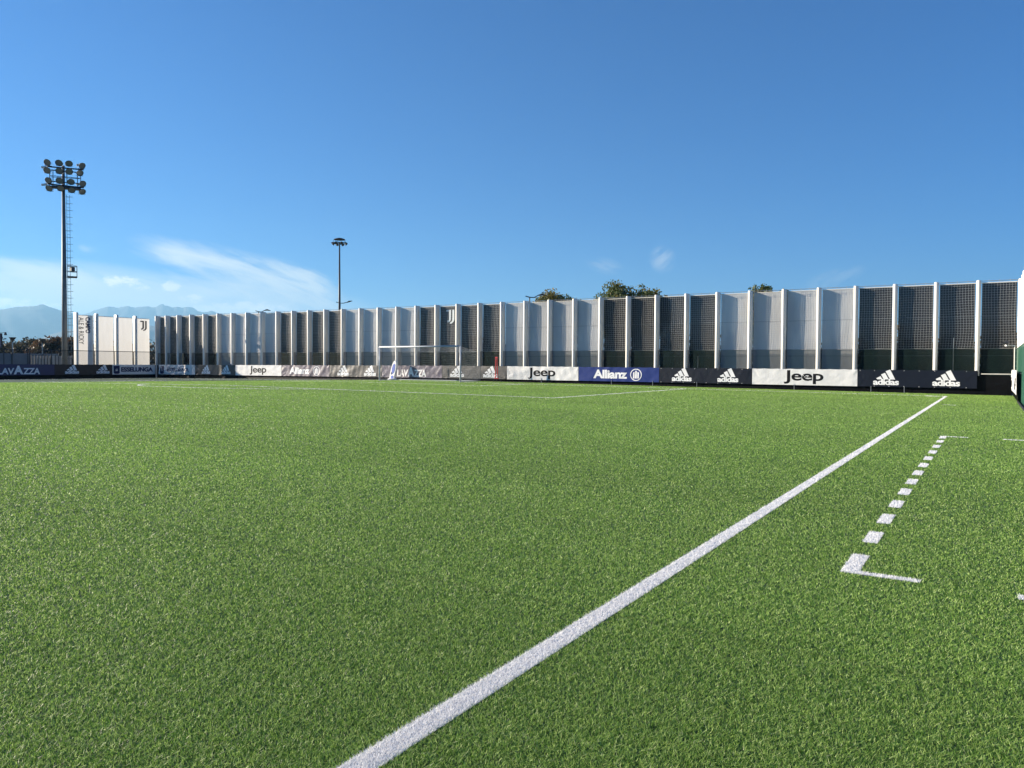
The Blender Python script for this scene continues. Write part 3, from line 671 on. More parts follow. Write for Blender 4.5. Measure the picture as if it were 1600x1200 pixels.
# barrier cloths
def barrier(P0, P1, nrm, label, seed, zt=1.27, poles=()):
    P0, P1, nrm = Vector(P0), Vector(P1), Vector(nrm); e = P1-P0; L = e.length; e.normalize(); mid = (P0+P1)/2
    root = empty('pitch_barrier', (mid.x, mid.y, G(mid.x)), label, 'barrier'); fn = cloth_fn(seed, .012, L, 1.2); m = MB(); n1 = int(L/.25); n2 = 8
    m.add([P0+e*(L*i/n1)+nrm*(fn(L*i/n1, 1.2*j/n2)-.03+(.03 if j == 0 else 0))+Vector((0, 0, (G(P0.x+e.x*L*i/n1)-.02)*(1-j/n2)+(zt+G(P0.x+e.x*L*i/n1)*.35)*j/n2)) for j in range(n2+1) for i in range(n1+1)],
          [(j*(n1+1)+i, j*(n1+1)+i+1, (j+1)*(n1+1)+i+1, (j+1)*(n1+1)+i) for j in range(n2) for i in range(n1)])
    m.build('backing_cloth', M['black_cloth'], root, smooth=True)
    m = MB(); q = [P0+e*(L*i/30)-nrm*.07 for i in range(31)]
    m.tube([p+Vector((0, 0, zt-.03+G(p.x)*.35)) for p in q], .022, 6); m.build('rail', M['mast'], root)
    for pp in poles: m = MB(); m.tube([Vector(pp)+Vector((0, 0, -.02+G(pp[0]))), Vector(pp)+Vector((0, 0, .34+G(pp[0])))], .014, 5); m.build('support_pin', M['cable'], root)
    return root
barrier((-.62, 48.38, 0), (.93, 48.38, 0), (0, -1, 0), 'short lower stretch of plain black cloth barrier in the right corner', 33, zt=1.02)
barrier((BXX+.1, 48.36, 0), (-.60, 48.36, 0), (0, -1, 0), 'low black cloth barrier along the end of the pitch, carrying the banners', 31, poles=[(on_y(u, 600, BY).x, BY-.03, 0) for u in (955.5, 1020, 1089, 1241, 1413, 846, 1361)])
barrier((BXX, 20, 0), (BXX, 48.30, 0), (1, 0, 0), 'low black cloth barrier along the far left side of the pitch', 32)

# ------------------------------------------------------------------ emblem + lettering on tall panels
def stick(root, P, e, nrm, shape, m_, name, label=None, rot=False):
    """print laid 12 mm proud of a tall panel; rot = reading downwards"""
    P, e, nrm = Vector(P), Vector(e), Vector(nrm); m = MB()
    def pp(x, y):
        if rot: return P + e*y + Vector((0, 0, -x)) + nrm*.06
        return P + e*x + Vector((0, 0, y)) + nrm*.06
    m.add([pp(x, y) for x, y in shape[0]], shape[1]); o = m.build(name, m_, root)
    if label: o['label'] = label
    return o
s1 = text_shape('ALE & RICKY', 2.6, .50, .012, 1.02); s2 = text_shape('CAMPO', 1.55, .48, .03, .98)
yc = on_x(126.5, 515, FX).y
P = on_x(122.6, 495.5, FX-.27); stick(far_panels[0], (FX-.27, P.y-.02, P.z), (0, 1, 0), (1, 0, 0), s1, M['ink_grey'], 'lettering', rot=True)
P = on_x(133.2, 495.5, FX-.27); stick(far_panels[0], (FX-.27, P.y-.02, P.z), (0, 1, 0), (1, 0, 0), s2, M['ink_navy'], 'lettering', 'bold navy vertical word', rot=True)
P = on_x(218.5, 517, FX-.27); stick(far_panels[3], (FX-.27, P.y, P.z), (0, 1, 0), (1, 0, 0), jmark(1.05), M['ink_grey'], 'emblem')
P = on_y(698.0, 506.5, PANEL_Y); best = min([o for o in END.children if o.name.startswith('panel')], key=lambda o: abs(o.data.vertices[5].co.x+wloc(o).x-P.x-.3))
stick(best, (P.x, PANEL_Y, P.z), (1, 0, 0), (0, -1, 0), jmark(1.12), M['ink_logo'], 'emblem', 'silver double-stroke emblem')

# ------------------------------------------------------------------ right side: barrier, screen, wall
SX = .97
root = empty('pitch_barrier', (SX, 44, 0), 'low black cloth barrier at the right edge, turning along the near touchline', 'barrier')
m = MB(); fn = cloth_fn(41, .012, 10, 1.2)
ys_ = np.linspace(40, 48.3, 40)
m.add([(SX+fn(y-40, z)*1+.03, y, -.02+z) for z in (0, .3, .6, .9, 1.24) for y in ys_], [(j*40+i, j*40+i+1, (j+1)*40+i+1, (j+1)*40+i) for j in range(4) for i in range(39)]); m.build('backing_cloth', M['black_cloth'], root, smooth=True)
m = MB(); m.tube([(SX+.12, 40, 1.2), (SX+.12, 48.3, 1.2)], .022, 6); m.build('rail', M['mast'], root)
bn = banner((SX-.02, 48.15, 0), (SX-.02, 44.1, 0), (-1, 0, 0), .28, 1.36, 'white_cloth', [('mark', poly((2.0, .25), (2.35, .3), (2.3, .8), (2.05, .75)), 'ink_black')], 'sunlit white banner seen edge-on at the right border of the picture', seed=44, amp=.05)
banner((SX-.02, 43.9, 0), (SX-.02, 40.1, 0), (-1, 0, 0), .28, 1.36, 'white_cloth', [('lettering', shift(text_shape('Jeep', 2.0, .75, .022, .96), .4, .15), 'ink_black')], 'second edge-on white banner at the right border, cut off by the picture edge', seed=45, amp=.03)
root = empty('side_screen', (1.12, 44, 0), 'green windscreen fence behind the edge-on white banners at the right border', 'windscreen')
m = MB(); m.add([(1.12, 36, -.1), (1.12, 49.0, -.1), (1.12, 49.0, 2.45), (1.12, 36, 2.45)], [(0, 1, 2, 3)]); m.build('screen_cloth', M['windscreen2'], root)
m = MB(); m.tube([(1.14, 36, 2.46), (1.14, 49.0, 2.46)], .025, 6); m.build('rail', M['mast'], root)
for y in (44, 46, 48): m = MB(); m.tube([(1.20, y, -.3), (1.20, y, 2.46)], .03, 6); m.build('post', M['mast'], root)
for y in (47.3, 45.3, 43.3): add_post(NEARF, 1.42, y, RAD(-90), 6.2)
for a, b_ in ((47.3, 49.2), (45.3, 47.3), (43.3, 45.3)): panel(NEARF, (1.34, b_-.15, 0), (1.34, a+.15, 0), (-1, 0, 0), .1, 6.0, 'pale', .03)
m = MB(); m.tube([(1.0, 8, -.03), (1.0, 40, -.03)], .05, 8); m.box(.98, 1.05, 8, 48.2, -.2, -.03)
tag(m.build('edging', M['rubber']), 'black rubber edging strip along the right border of the turf', 'edging')
# pipe frame with little lamp in the right corner
root = empty('pipe_frame', (.5, 48.75, 0), 'white pipe frame with a small spotlight standing above the black cloth in the right corner', 'pipe frame')
a = on_y(1533, 584.5, 48.75); b_ = on_y(1585.3, 585, 48.75); c = on_y(1585.6, 540, 48.75); d_ = on_y(1573, 539, 48.75)
m = MB(); m.tube([(b_.x, b_.y, 0), (c.x, c.y, c.z)], .032, 8); m.build('upright', M['white_steel'], root)
m = MB(); m.tube([a, b_], .030, 8); m.build('rail', M['white_steel'], root)
m = MB(); m.tube([c, (d_.x, d_.y, c.z)], .028, 8); m.build('arm', M['white_steel'], root)
m = MB(); m.lathe((d_.x+.05, d_.y, c.z+.22), (-.5, -.5, -.6), [(-.02, 0), (0, .07), (.1, .12), (.2, .15), (.2, 0)], 10); m.build('spotlight', M['mast_dark'], root)
m = MB(); m.tube([(d_.x, d_.y, c.z-.03), (d_.x, d_.y, c.z+.2)], .09, 8); m.build('bracket', M['lampwhite'], root)
# thin white poles standing behind dark panels
for u, v0, lab in ((1490, 528, 'thin white pole seen through the rightmost dark panels'), (1090.5, 556, 'thin white pole seen through the dark panels right of the blue banner')):
    p = on_y(u, v0, PANEL_Y-.12); m = MB(); m.tube([(p.x, p.y, 0), (p.x, p.y, p.z)], .022, 6); tag(m.build('slim_pole', M['rope_grey']), lab, 'pole')

# ------------------------------------------------------------------ goal
GX = CX; root = empty('football_goal', (GX, GY, G(GX)), 'white full-size football goal with a light net at the far end of the pitch', 'goal')
gz = G(GX); r = .06; zt = gz+2.44+r
m = MB(); m.tube([(GX-3.72, GY, zt), (GX+3.72, GY, zt)], r, 12); m.build('crossbar', M['goal'], root, smooth=True)
for s in (-1, 1):
    m = MB(); m.tube([(GX+s*3.72, GY, gz-.05), (GX+s*3.72, GY, zt+.03)], r, 12); m.build('goal_post', M['goal'], root, smooth=True)
BZ, BYY = 2.12, GY+2.5; GB = GY+2.2
for s in (-1, 1):
    m = MB(); m.tube([(GX+s*3.70, BYY, gz), (GX+s*3.70, BYY, gz+BZ)], .02, 6); m.build('net_stanchion', M['mast'], root)
m = MB(); m.tube([(GX-3.72, GY, gz+.03), (GX-3.72, GB, gz+.03), (GX+3.72, GB, gz+.03), (GX+3.72, GY, gz+.03)], .025, 6)
m.build('ground_frame', M['goal'], root)
m = MB(); cell = .12; rs = random.Random(3)
def nl(pts, rr_=.0019): m.tube(pts, rr_, 3, False)
for i in range(int(7.44/cell)+1):
    x = GX-3.72+i*cell; w_ = lambda q: .03*math.sin(x*2.3+q*4)
    nl([(x, GY, zt), (x+w_(1), GY+1.2, gz+2.26), (x+w_(2), BYY, gz+BZ)]); nl([(x+w_(2), BYY, gz+BZ), (x+w_(3)*1.6, BYY-.05+.08*math.sin(x*3), gz+1.1), (x+w_(4), GB+.1, gz+.03)])
for j in range(17):
    z = gz+j*.125; yy = GB+(BYY-GB)*j/17; nl([(GX-3.72+7.44*k_/12, yy+.06*math.sin(k_*1.1+j*.4), z-.04*math.sin(k_*.9+j)) for k_ in range(13)])
for j in range(20):
    y = GY+2.5*j/20; nl([(GX-3.72+7.44*k_/12, y, zt-(zt-gz-BZ)*j/20-.05*math.sin(math.pi*k_/12*3)**2) for k_ in range(13)])
for s in (-1, 1):
    for j in range(18): z = j*.13; nl([(GX+s*3.72, GY, gz+z), (GX+s*(3.72-.06*math.sin(j)), GY+1.2, gz+z*.95), (GX+s*3.70, GB+.3*j/18, gz+z*.9)])
    for j in range(1, 20): y = GY+j*.125; nl([(GX+s*3.72, y, gz), (GX+s*(3.72-.04), y, gz+1.1), (GX+s*3.71, y, zt-(zt-gz-BZ)*j/20)])
m.build('goal_net', M['rope'], root)

# ------------------------------------------------------------------ training dummy and slalom poles
p = on_y(613, 594, 47.55); root = empty('training_dummy', (p.x, 47.55, G(p.x)), 'tall blue and white padded training dummy standing inside the goal area near the left post', 'training dummy')
gz_ = G(p.x); m = MB()
prof = [(-.30, .02), (-.26, .18), (-.27, .55), (-.25, .95), (-.20, 1.25), (-.10, 1.48), (.0, 1.55), (.10, 1.47), (.17, 1.30), (.24, 1.0), (.22, .6), (.20, .3), (.24, .10), (.22, .02)]
def slab(prof, y0, y1, lean=.12, dxx=0):
    n = len(prof); vs = [(p.x+dxx+x+lean*z, 47.55+y+.12*z, gz_+z) for y in (y0, y1) for x, z in prof]
    return vs, [tuple(range(n)), tuple(range(2*n-1, n-1, -1))]+[(i, i+n, (i+1) % n+n, (i+1) % n) for i in range(n)]
m.add(*slab(prof, -.10, .12)); m.build('body_pad', M['dummy_w'], root)
m = MB(); m.add(*slab([(-.12, .42), (-.15, .95), (-.10, 1.22), (.02, 1.30), (.12, 1.2), (.15, .9), (.12, .62), (.0, .5)], -.115, -.10)); m.add(*slab([(-.1, .08), (-.12, .32), (.02, .36), (.13, .30), (.14, .08)], -.115, -.10)); m.build('blue_print', M['dummy_b'], root)
m = MB(); m.add(*slab([(-.16, .45), (-.17, .62), (-.08, .62), (-.08, .45)], -.118, -.115)); m.build('dark_print', M['ink_black'], root)
m = MB(); m.lathe((p.x-.02, 47.55, gz_), (0, 0, 1), [(0, .36), (.08, .36), (.13, .26), (.14, 0)], 14); m.build('base_weight', M['dummy_w'], root)
p = on_y(775.8, 595, 46.9); gz_ = G(p.x)
root = empty('slalom_pole_stand', (p.x, 46.9, gz_), 'two red training poles leaning together right of the goal', 'training poles')
tp = on_y(775.7, 558, 46.9); bt = on_y(776, 592, 46.9)
for s, nm in ((-1, 0), (1, 1)):
    m = MB(); m.tube([(p.x+s*.11, 46.9, bt.z), (tp.x+s*.05, 46.9, tp.z)], .033, 8); m.build('pole', M['red'], root)
m = MB(); m.box(tp.x-.10, tp.x+.10, 46.87, 46.93, tp.z-.05, tp.z+.01); m.build('bracket', M['red'], root)
m = MB(); m.box(p.x-.17, p.x+.17, 46.86, 46.94, bt.z, bt.z+.06); m.build('bracket', M['red'], root)
m = MB(); m.lathe((p.x-.02, 46.82, bt.z+.22), (0, -1, 0), [(-.06, 0), (-.05, .06), (0, .085), (.05, .06), (.06, 0)], 10); m.build('base_knob', M['orange'], root)
for dx_ in (-.3, 0, .45): m = MB(); m.tube([(p.x+dx_*.5, 46.9, bt.z), (p.x+dx_, 46.9, gz_)], .016, 5); m.build('stand_leg', M['mast_dark'], root)

# ------------------------------------------------------------------ floodlight mast (left)
MXY = Vector((-77.45, 41.84, 0)); mast_h = on_y(99, 258, 41.73).z
root = empty('floodlight_mast', (MXY.x, MXY.y, -.3), 'tall grey floodlight mast with sixteen round lamps at the left', 'floodlight mast')
m = MB(); m.tube([(MXY.x, MXY.y, -.3), (MXY.x, MXY.y, 8), (MXY.x, MXY.y, mast_h)], [.27, .225, .13], 20); m.build('pole', M['mast'], root, smooth=True)
# frame direction: across the view, right end a bit farther
vd = Vector((MXY.x, MXY.y, 0)).normalized(); rt = Vector((-vd.y, vd.x, 0))*-1; fd = (rt*.95+vd*.31).normalized()
sc = 18.0
def mp(u, v, back=0):
    """point of the lamp frame seen at pixel (u,v)"""
    s_ = (u-99)/sc; base = MXY + fd*(s_/.95) - Vector((vd.x, vd.y, 0))*back
    dd = math.hypot(base.x, base.y); d3 = ray(u, v); return Vector((base.x, base.y, CAMH + d3.z/math.hypot(d3.x, d3.y)*dd))
m = MB()
for (u0, v0), (u1, v1), rr_ in [((75, 260.3), (130.5, 265.2), .07), ((77, 265.3), (128, 270), .05), ((75, 287.5), (130.5, 293.3), .07), ((79, 283), (126, 287), .05), ((78, 274.3), (126, 278.5), .03), ((80, 276.5), (124, 279.3), .03)]:
    m = MB(); m.tube([mp(u0, v0, .4), mp(u1, v1, .4)], rr_, 6); m.build('cross_rail', M['mast_dark'], root)
for u, v0, v1 in ((78.5, 263, 291), (83.5, 266, 292), (104.5, 266, 293), (120.8, 268, 295), (125.7, 270, 296)): m = MB(); m.tube([mp(u, v0, .3), mp(u, v1, .3)], .035, 5); m.build('upright', M['mast_dark'], root)
m = MB(); q0, q1 = mp(81, 293.2, .1), mp(125, 296.8, .1); w2 = Vector((vd.x, vd.y, 0))*.45
for zz in (0,):
    vs = [q0-w2, q1-w2, q1+w2, q0+w2]; vs = vs+[p_+Vector((0, 0, .14)) for p_ in vs]; m.add(vs, [(0, 1, 2, 3), (7, 6, 5, 4), (0, 4, 5, 1), (1, 5, 6, 2), (2, 6, 7, 3), (3, 7, 4, 0)])
m.build('work_platform', M['mast_dark'], root)
lamps = [(75.5, 254), (92.7, 254.6), (107.8, 255.5), (128, 259), (74.9, 266.3), (93, 267.1), (108, 268), (124.5, 270.3), (77, 282), (93.3, 282.3), (110.5, 284), (128.6, 287), (77.8, 294.3), (95, 294.3), (111.6, 296.9), (128, 299.5)]
rs = random.Random(8)
for i, (u, v_) in enumerate(lamps):
    o_ = mp(u, v_, .75); col = i % 4
    ax = (-vd*1.0 + rt*(-.5+.35*col+rs.uniform(-.1, .1)) + Vector((0, 0, -.75+rs.uniform(-.12, .12)-(.25 if i > 11 else 0)))).normalized()
    m = MB(); m.lathe(o_, ax, [(-.34, 0), (-.34, .12), (-.18, .19), (-.02, .315), (.03, .335), (.03, .30)], 16); h_ = m.build('floodlight', M['lampbody'], root, smooth=True)
    m = MB(); m.lathe(o_, ax, [(.0, .305), (.012, 0)], 16); g_ = m.build('lens', M['lens'], h_)
    m = MB(); m.tube([o_-ax*.15+rt*.30, o_-ax*.15+rt*.30-Vector((0, 0, .34)), o_-ax*.15-rt*.30-Vector((0, 0, .34)), o_-ax*.15-rt*.30], .02, 4); m.build('yoke', M['mast_dark'], root)
m = MB()
for u, v_ in ((70.8, 261.3), (70.8, 288.5), (124, 257.5), (123.5, 288)):
    c_ = mp(u, v_, .4); m = MB(); m.tube([c_-rt*.26-Vector((0, 0, .06)), c_+rt*.22+Vector((0, 0, .05))], .11, 6); m.build('ballast_box', M['lampwhite'], root)
# ladder and cage on the right of the mast
m = MB(); lx = rt*.46
def zz(v_): return on_y(99, v_, 41.73).z
for s in (-.13, .13):
    m.tube([MXY+lx+rt*s+Vector((0, 0, .5)), MXY+lx*.85+rt*s+Vector((0, 0, zz(303)))], .018, 4)
z = .8
while z < zz(305): m.tube([MXY+lx*.9-rt*.14+Vector((0, 0, z)), MXY+lx*.9+rt*.14+Vector((0, 0, z))], .012, 4); z += .33
z = 1.2
while z < zz(305): m.tube([MXY+lx*.4+Vector((0, 0, z)), MXY+lx*1.0+rt*.32+Vector((0, 0, z))], .018, 4); z += .66
m.build('ladder', M['mast'], root)
m = MB(); z0_, z1_ = zz(432), zz(415); c0 = MXY+rt*.28; ww = vd*.4
for a_ in (0, .82):
    for b2 in (-1, 1): m.tube([c0+rt*a_+ww*b2+Vector((0, 0, z0_)), c0+rt*a_+ww*b2+Vector((0, 0, z1_))], .03, 4)
for zq in (z0_, (z0_+z1_)/2, z1_):
    q = [c0-ww, c0+rt*.82-ww, c0+rt*.82+ww, c0+ww, c0-ww]; m.tube([p_+Vector((0, 0, zq)) for p_ in q], .03 if zq > z0_ else .05, 4)
vs = [c0-ww, c0+rt*.82-ww, c0+rt*.82+ww, c0+ww]; vs = [p_+Vector((0, 0, z0_-.06)) for p_ in vs]+[p_+Vector((0, 0, z0_+.04)) for p_ in vs]; m.add(vs, [(0, 1, 2, 3), (7, 6, 5, 4), (0, 4, 5, 1), (1, 5, 6, 2), (2, 6, 7, 3), (3, 7, 4, 0)])
q = c0+rt*.42+Vector((0, 0, z0_*.28+z1_*.72)); m.box(q.x-.17, q.x+.17, q.y-.17, q.y+.17, q.z-.22, q.z+.2)
m.build('cage', M['mast_dark'], root)

# ------------------------------------------------------------------ high-mast lamp behind the end fence
HX, HY = on_y(530.5, 400, 80).x, 80; hz = on_y(530.5, 379, 80).z
root = empty('high_mast_lamp', (HX, HY, -.3), 'slender high-mast lamp with a ring of floodlights rising behind the pale panels', 'lamp post')
m = MB(); m.tube([(HX, HY, -.3), (HX, HY, hz)], [.24, .09], 14); m.build('pole', M['mast_dark'], root, smooth=True)
m = MB(); n = 24
for zq, r_ in ((hz-.1, .95), (hz+.42, .75)): m.tube([(HX+r_*math.cos(2*math.pi*k_/n), HY+r_*math.sin(2*math.pi*k_/n), zq) for k_ in range(n+1)], .05, 5, False)
for k_ in range(6):
    t_ = math.pi/3*k_; m.tube([(HX, HY, hz-.1), (HX+.95*math.cos(t_), HY+.95*math.sin(t_), hz-.1)], .03, 4); m.tube([(HX+.95*math.cos(t_), HY+.95*math.sin(t_), hz-.1), (HX+.75*math.cos(t_), HY+.75*math.sin(t_), hz+.42)], .03, 4)
m.build('ring_frame', M['mast_dark'], root)
for k_ in range(8):
    t_ = math.pi/4*k_+.3; m = MB(); c_ = (HX+.95*math.cos(t_), HY+.95*math.sin(t_), hz-.14)
    m.lathe(c_, (math.cos(t_)*.7, math.sin(t_)*.7, -.6), [(-.2, .08), (0, .16), (.12, .22), (.12, 0)], 8); m.build('floodlight', M['lampbody'], root)
m = MB(); m.lathe((HX, HY, hz+.40), (0, 0, 1), [(0, .70), (.12, .62), (.22, .3), (.24, 0)], 14); m.lathe((HX, HY, hz+.40), (0, 0, 1), [(0, .70), (.001, 0)], 14); m.build('winch_cover', M['mast_dark'], root)
az_ = on_y(530.5, 473.5, 80).z; dv = Vector((HX, HY, 0)).normalized(); rt2 = Vector((dv.y, -dv.x, 0))
m = MB(); b0 = Vector((HX, HY, az_)); m.tube([b0-rt2*.45+Vector((0, 0, .12)), b0, b0+rt2*.5-Vector((0, 0, .02)), b0+rt2*1.0+Vector((0, 0, .12)), b0+rt2*1.35+Vector((0, 0, .25))], .05, 5); m.build('arm', M['mast_dark'], root)
m = MB(); m.tube([b0+rt2*1.05+Vector((0, 0, .12)), b0+rt2*1.3+Vector((0, 0, .25)), b0+rt2*1.75+Vector((0, 0, .33))], [.07, .12, .04], 6); m.build('lamp_head', M['mast_dark'], root)
# arm street lamps behind the fence
def arm_lamp(u, v_, Y, sgn, label, L=1.5):
    p_ = on_y(u, v_, Y); root = empty('street_lamp', (p_.x, Y, -.3), label, 'street lamp', 'arm street lamps behind the end fence')
    dv = Vector((p_.x, Y, 0)).normalized(); r2 = Vector((dv.y, -dv.x, 0))*sgn
    m = MB(); m.tube([(p_.x, Y, -.3), p_], [.08, .05], 8); m.build('pole', M['mast_dark'], root)
    m = MB(); m.tube([p_-r2*.35+Vector((0, 0, .1)), p_, p_+r2*.35*L-Vector((0, 0, .02)), p_+r2*.7*L+Vector((0, 0, .18)), p_+r2*L+Vector((0, 0, .22))], .045, 5); m.build('arm', M['mast_dark'], root)
    m = MB(); m.tube([p_+r2*.7*L+Vector((0, 0, .18)), p_+r2*.95*L+Vector((0, 0, .24)), p_+r2*1.35*L+Vector((0, 0, .16))], [.06, .1, .03], 6); m.build('lamp_head', M['mast_dark'], root)
arm_lamp(827.5, 464.5, 58, 1, 'dark arm lamp peeping over the fence just left of the leftmost tree clump', 1.1)
arm_lamp(404, 487, 62, 1, 'dark arm lamp whose head shows above the second dark group from the left', 1.0)
arm_lamp(664, 490, 58, 1, 'dark arm lamp seen dimly through the dark panels above the goal', 1.0)

# ------------------------------------------------------------------ trees
def leaf_cloud(rs, centres, n, size, squash=.8):
    cs = np.array([c[:3] for c in centres]); rad = np.array([c[3] for c in centres]); w_ = rad**2; w_ /= w_.sum()
    idx = rs.choice(len(cs), n, p=w_); d_ = rs.normal(size=(n, 3)); d_ /= np.linalg.norm(d_, axis=1)[:, None]
    r_ = rad[idx]*(rs.rand(n)**.45); p_ = cs[idx]+d_*r_[:, None]*np.array([1, 1, squash])
    a_ = rs.normal(size=(n, 3)); a_ /= np.linalg.norm(a_, axis=1)[:, None]; b_ = np.cross(a_, rs.normal(size=(n, 3))); b_ /= np.linalg.norm(b_, axis=1)[:, None]
    s_ = size*(.6+.8*rs.rand(n))[:, None]
    v_ = np.empty((n, 4, 3)); v_[:, 0] = p_-a_*s_; v_[:, 1] = p_+b_*s_*.6; v_[:, 2] = p_+a_*s_; v_[:, 3] = p_-b_*s_*.6
    clump = rs.rand(len(cs))[idx]
    return v_.reshape(-1, 3), np.arange(4*n).reshape(-1, 4), np.clip(clump*.65+rs.rand(n)*.45, 0, 1)
def tree(base, h, rad, leaf, label, seed, nleaf=5000, size=.13, crown0=.35, nclump=26, group='trees beyond the fences', name='tree', wide=1.0):
    rs = np.random.RandomState(seed); base = Vector(base); root = empty(name, base, label, 'tree', group)
    m = MB(); m.tube([base-Vector((0, 0, .3)), base+Vector((rs.uniform(-.1, .1), 0, h*.3)), base+Vector((rs.uniform(-.3, .3), rs.uniform(-.3, .3), h*.75))], [h*.028, h*.02, h*.008], 7)
    cl = []; cz = h*(crown0+1)/2; hz_ = h*(1-crown0)/2
    for i in range(nclump):
        d_ = rs.normal(size=3); d_ /= np.linalg.norm(d_); q = rs.uniform(.55, 1.0); cr_ = rad*rs.uniform(.18, .38)
        k_ = rs.uniform(.86, 1.05)
        c_ = base+Vector((d_[0]*(rad*wide-cr_)*q*k_, d_[1]*(rad-cr_)*q*k_, cz+d_[2]*(hz_-cr_*.7)*q*k_))
        cl.append((c_.x, c_.y, c_.z, cr_))
        if i % 2 == 0:
            s_ = base+Vector((0, 0, h*rs.uniform(.25, .6))); m.tube([s_, (s_+c_)/2+Vector((0, 0, .2)), c_], [h*.010, h*.006, h*.003], 4)
    m.build('trunk', M['bark'], root)
    v_, f_, rn = leaf_cloud(rs, cl, nleaf, size); v_ = v_-np.array(base); mesh_np('crown', v_, f_, leaf, [('rnd', 'FACE', rn)], root)
    return root
def ty(u, v_, Y): p_ = on_y(u, v_, Y); return p_.x, p_.z
for (u, v_, Y, rad, lab, seed, leaf, nn) in [
    (862, 447, 74, 3.4, 'rounded autumn oak crown, left half of the clump above the second pale group', 61, LEAF_OAK, 5200),
    (890, 450, 76, 2.7, 'sparser oak crown, right half of the clump above the second pale group', 62, LEAF_OAK, 3000),
    (968, 436, 73, 3.6, 'tallest green and yellow oak crown above the dark panels right of centre', 63, LEAF_OAK, 5600),
    (997, 442, 77, 2.8, 'thin crown showing sky, in the middle of the clump right of centre', 64, LEAF_OAK, 2400),
    (1020, 440, 74, 2.7, 'dense dark crown, right end of the clump right of centre', 65, LEAF_OAK, 4200),
    (1183, 441, 72, 1.9, 'small tree top peeping over the rightmost pale group', 66, LEAF_OAK, 1500),
    (1196, 443, 75, 1.9, 'darker small tree top next to another over the rightmost pale group', 67, LEAF_OAK, 1500),
    (1229, 449, 74, 1.8, 'tiny tree top just showing right of the two small ones', 68, LEAF_OAK, 900)]:
    x, z = ty(u, v_, Y); tree((x, Y, -.3), z+.4, rad, leaf, lab, seed, int(nn*3.0), .12, .34, 64, 'oak trees behind the end fence', 'oak_tree')
# wood seen dimly through the dark panels
rs = np.random.RandomState(77); cl = []
for u in np.arange(150, 1640, 7):
    p_ = on_y(u, 540, rs.uniform(72, 90))
    if u < 250: p_ = at_dist(u, 540, 145)
    hmax = rs.uniform(2.2, 4.6)
    for zq in np.arange(.4, hmax, 1.0): cl.append((p_.x+rs.uniform(-1, 1), p_.y+rs.uniform(-1, 1), zq, 1.15))
v_, f_, rn = leaf_cloud(rs, cl, 26000, .22); o = mesh_np('wood', v_, f_, LEAF_DARK, [('rnd', 'FACE', rn)]); tag(o, 'dark low wood seen dimly through the panels behind the end fence', 'wood', kind='stuff')
# trees beyond the far left side
tl = [(-30, 528, 190, 5, LEAF_BROWN, ''), (8, 531.5, 185, 5.5, LEAF_BROWN, 'brown-grey tree at the left edge of the picture beyond the grey fence'), (26, 530.5, 200, 5.5, LEAF_BROWN, 'brown-grey tree just right of the left funnel lamp'),
      (40, 533, 180, 4.5, LEAF_BROWN, 'low brown tree left of the crooked bare treetop'), (50, 527, 190, 3.6, LEAF_BROWN, 'thin tree with an open uneven top between the two funnel lamps'),
      (60, 533, 200, 5, LEAF_BROWN, 'dull brown tree just left of the right funnel lamp'), (75, 532, 190, 5, LEAF_BROWN, 'dull brown tree right of the right funnel lamp'),
      (88, 522.5, 150, 5.2, LEAF_RED, 'rusty red autumn tree directly left of the floodlight mast'), (108, 520.5, 155, 4.6, LEAF_RED, 'dark rusty tree between the floodlight mast and the lettered panel'), (125, 528, 185, 5, LEAF_BROWN, 'brown tree half hidden by the lettered panel')]
for i, (u, v_, dd, rad, leaf, lab) in enumerate(tl):
    if not lab: continue
    p_ = at_dist(u, v_, dd); tree((p_.x, p_.y, -.35), p_.z+.35, rad, leaf, lab, 90+i, 3800, .26, .12, 34, 'trees beyond the far left side', 'tree', 1.0)
rs = np.random.RandomState(79); cl = []
for u in np.arange(-120, 260, 5):
    dd = rs.uniform(225, 260); p_ = at_dist(u, 540, dd)
    for zq in np.arange(.5, rs.uniform(4.5, 7.5), 1.6): cl.append((p_.x+rs.uniform(-3, 3), p_.y+rs.uniform(-3, 3), zq, 2.2))
v_, f_, rn = leaf_cloud(rs, cl, 12000, .45); o = mesh_np('wood', v_, f_, LEAF_BROWN, [('rnd', 'FACE', rn)]); tag(o, 'far brown wood behind the trees at the left edge', 'wood', kind='stuff')

# ------------------------------------------------------------------ things beyond the far left side
def rect_far(name, u0, u1, v0, v1, dist, m_, label, cat, thick=.2, parts=None):
    a_, b_ = at_dist(u0, v0, dist), at_dist(u1, v0, dist); lo = at_dist((u0+u1)/2, v1, dist).z; e = (b_-a_); e.z = 0; n_ = Vector((e.y, -e.x, 0)).normalized()*thick
    mid = (a_+b_)/2; root = empty(name, (mid.x, mid.y, -.35), label, cat)
    z1_ = (a_.z+b_.z)/2; q = [Vector((a_.x, a_.y, -.35)), Vector((b_.x, b_.y, -.35))]
    m = MB(); vs = [q[0], q[1], q[1]-n_, q[0]-n_]; vs += [Vector((p_.x, p_.y, z1_)) for p_ in vs]; m.add(vs, [(3, 2, 1, 0), (4, 5, 6, 7), (0, 1, 5, 4), (1, 2, 6, 5), (2, 3, 7, 6), (3, 0, 4, 7)])
    m.build('panel', m_, root)
    for k_ in range(7):
        p_ = q[0].lerp(q[1], k_/6); m = MB(); m.tube([p_+n_*1.4, Vector((p_.x, p_.y, z1_+.08))+n_*1.4], .05, 5); m.build('post', M['mast_dark'], root)
    return root
rect_far('screen_fence', -60, 92, 552, 566, 97, M['greywall'], 'blue-grey screen fence beyond the far barrier at the left edge', 'fence', .1)
rect_far('low_wall', 49.5, 79, 556.5, 567, 92, M['concrete'], 'pale stained concrete wall left of the floodlight mast', 'wall', .3)
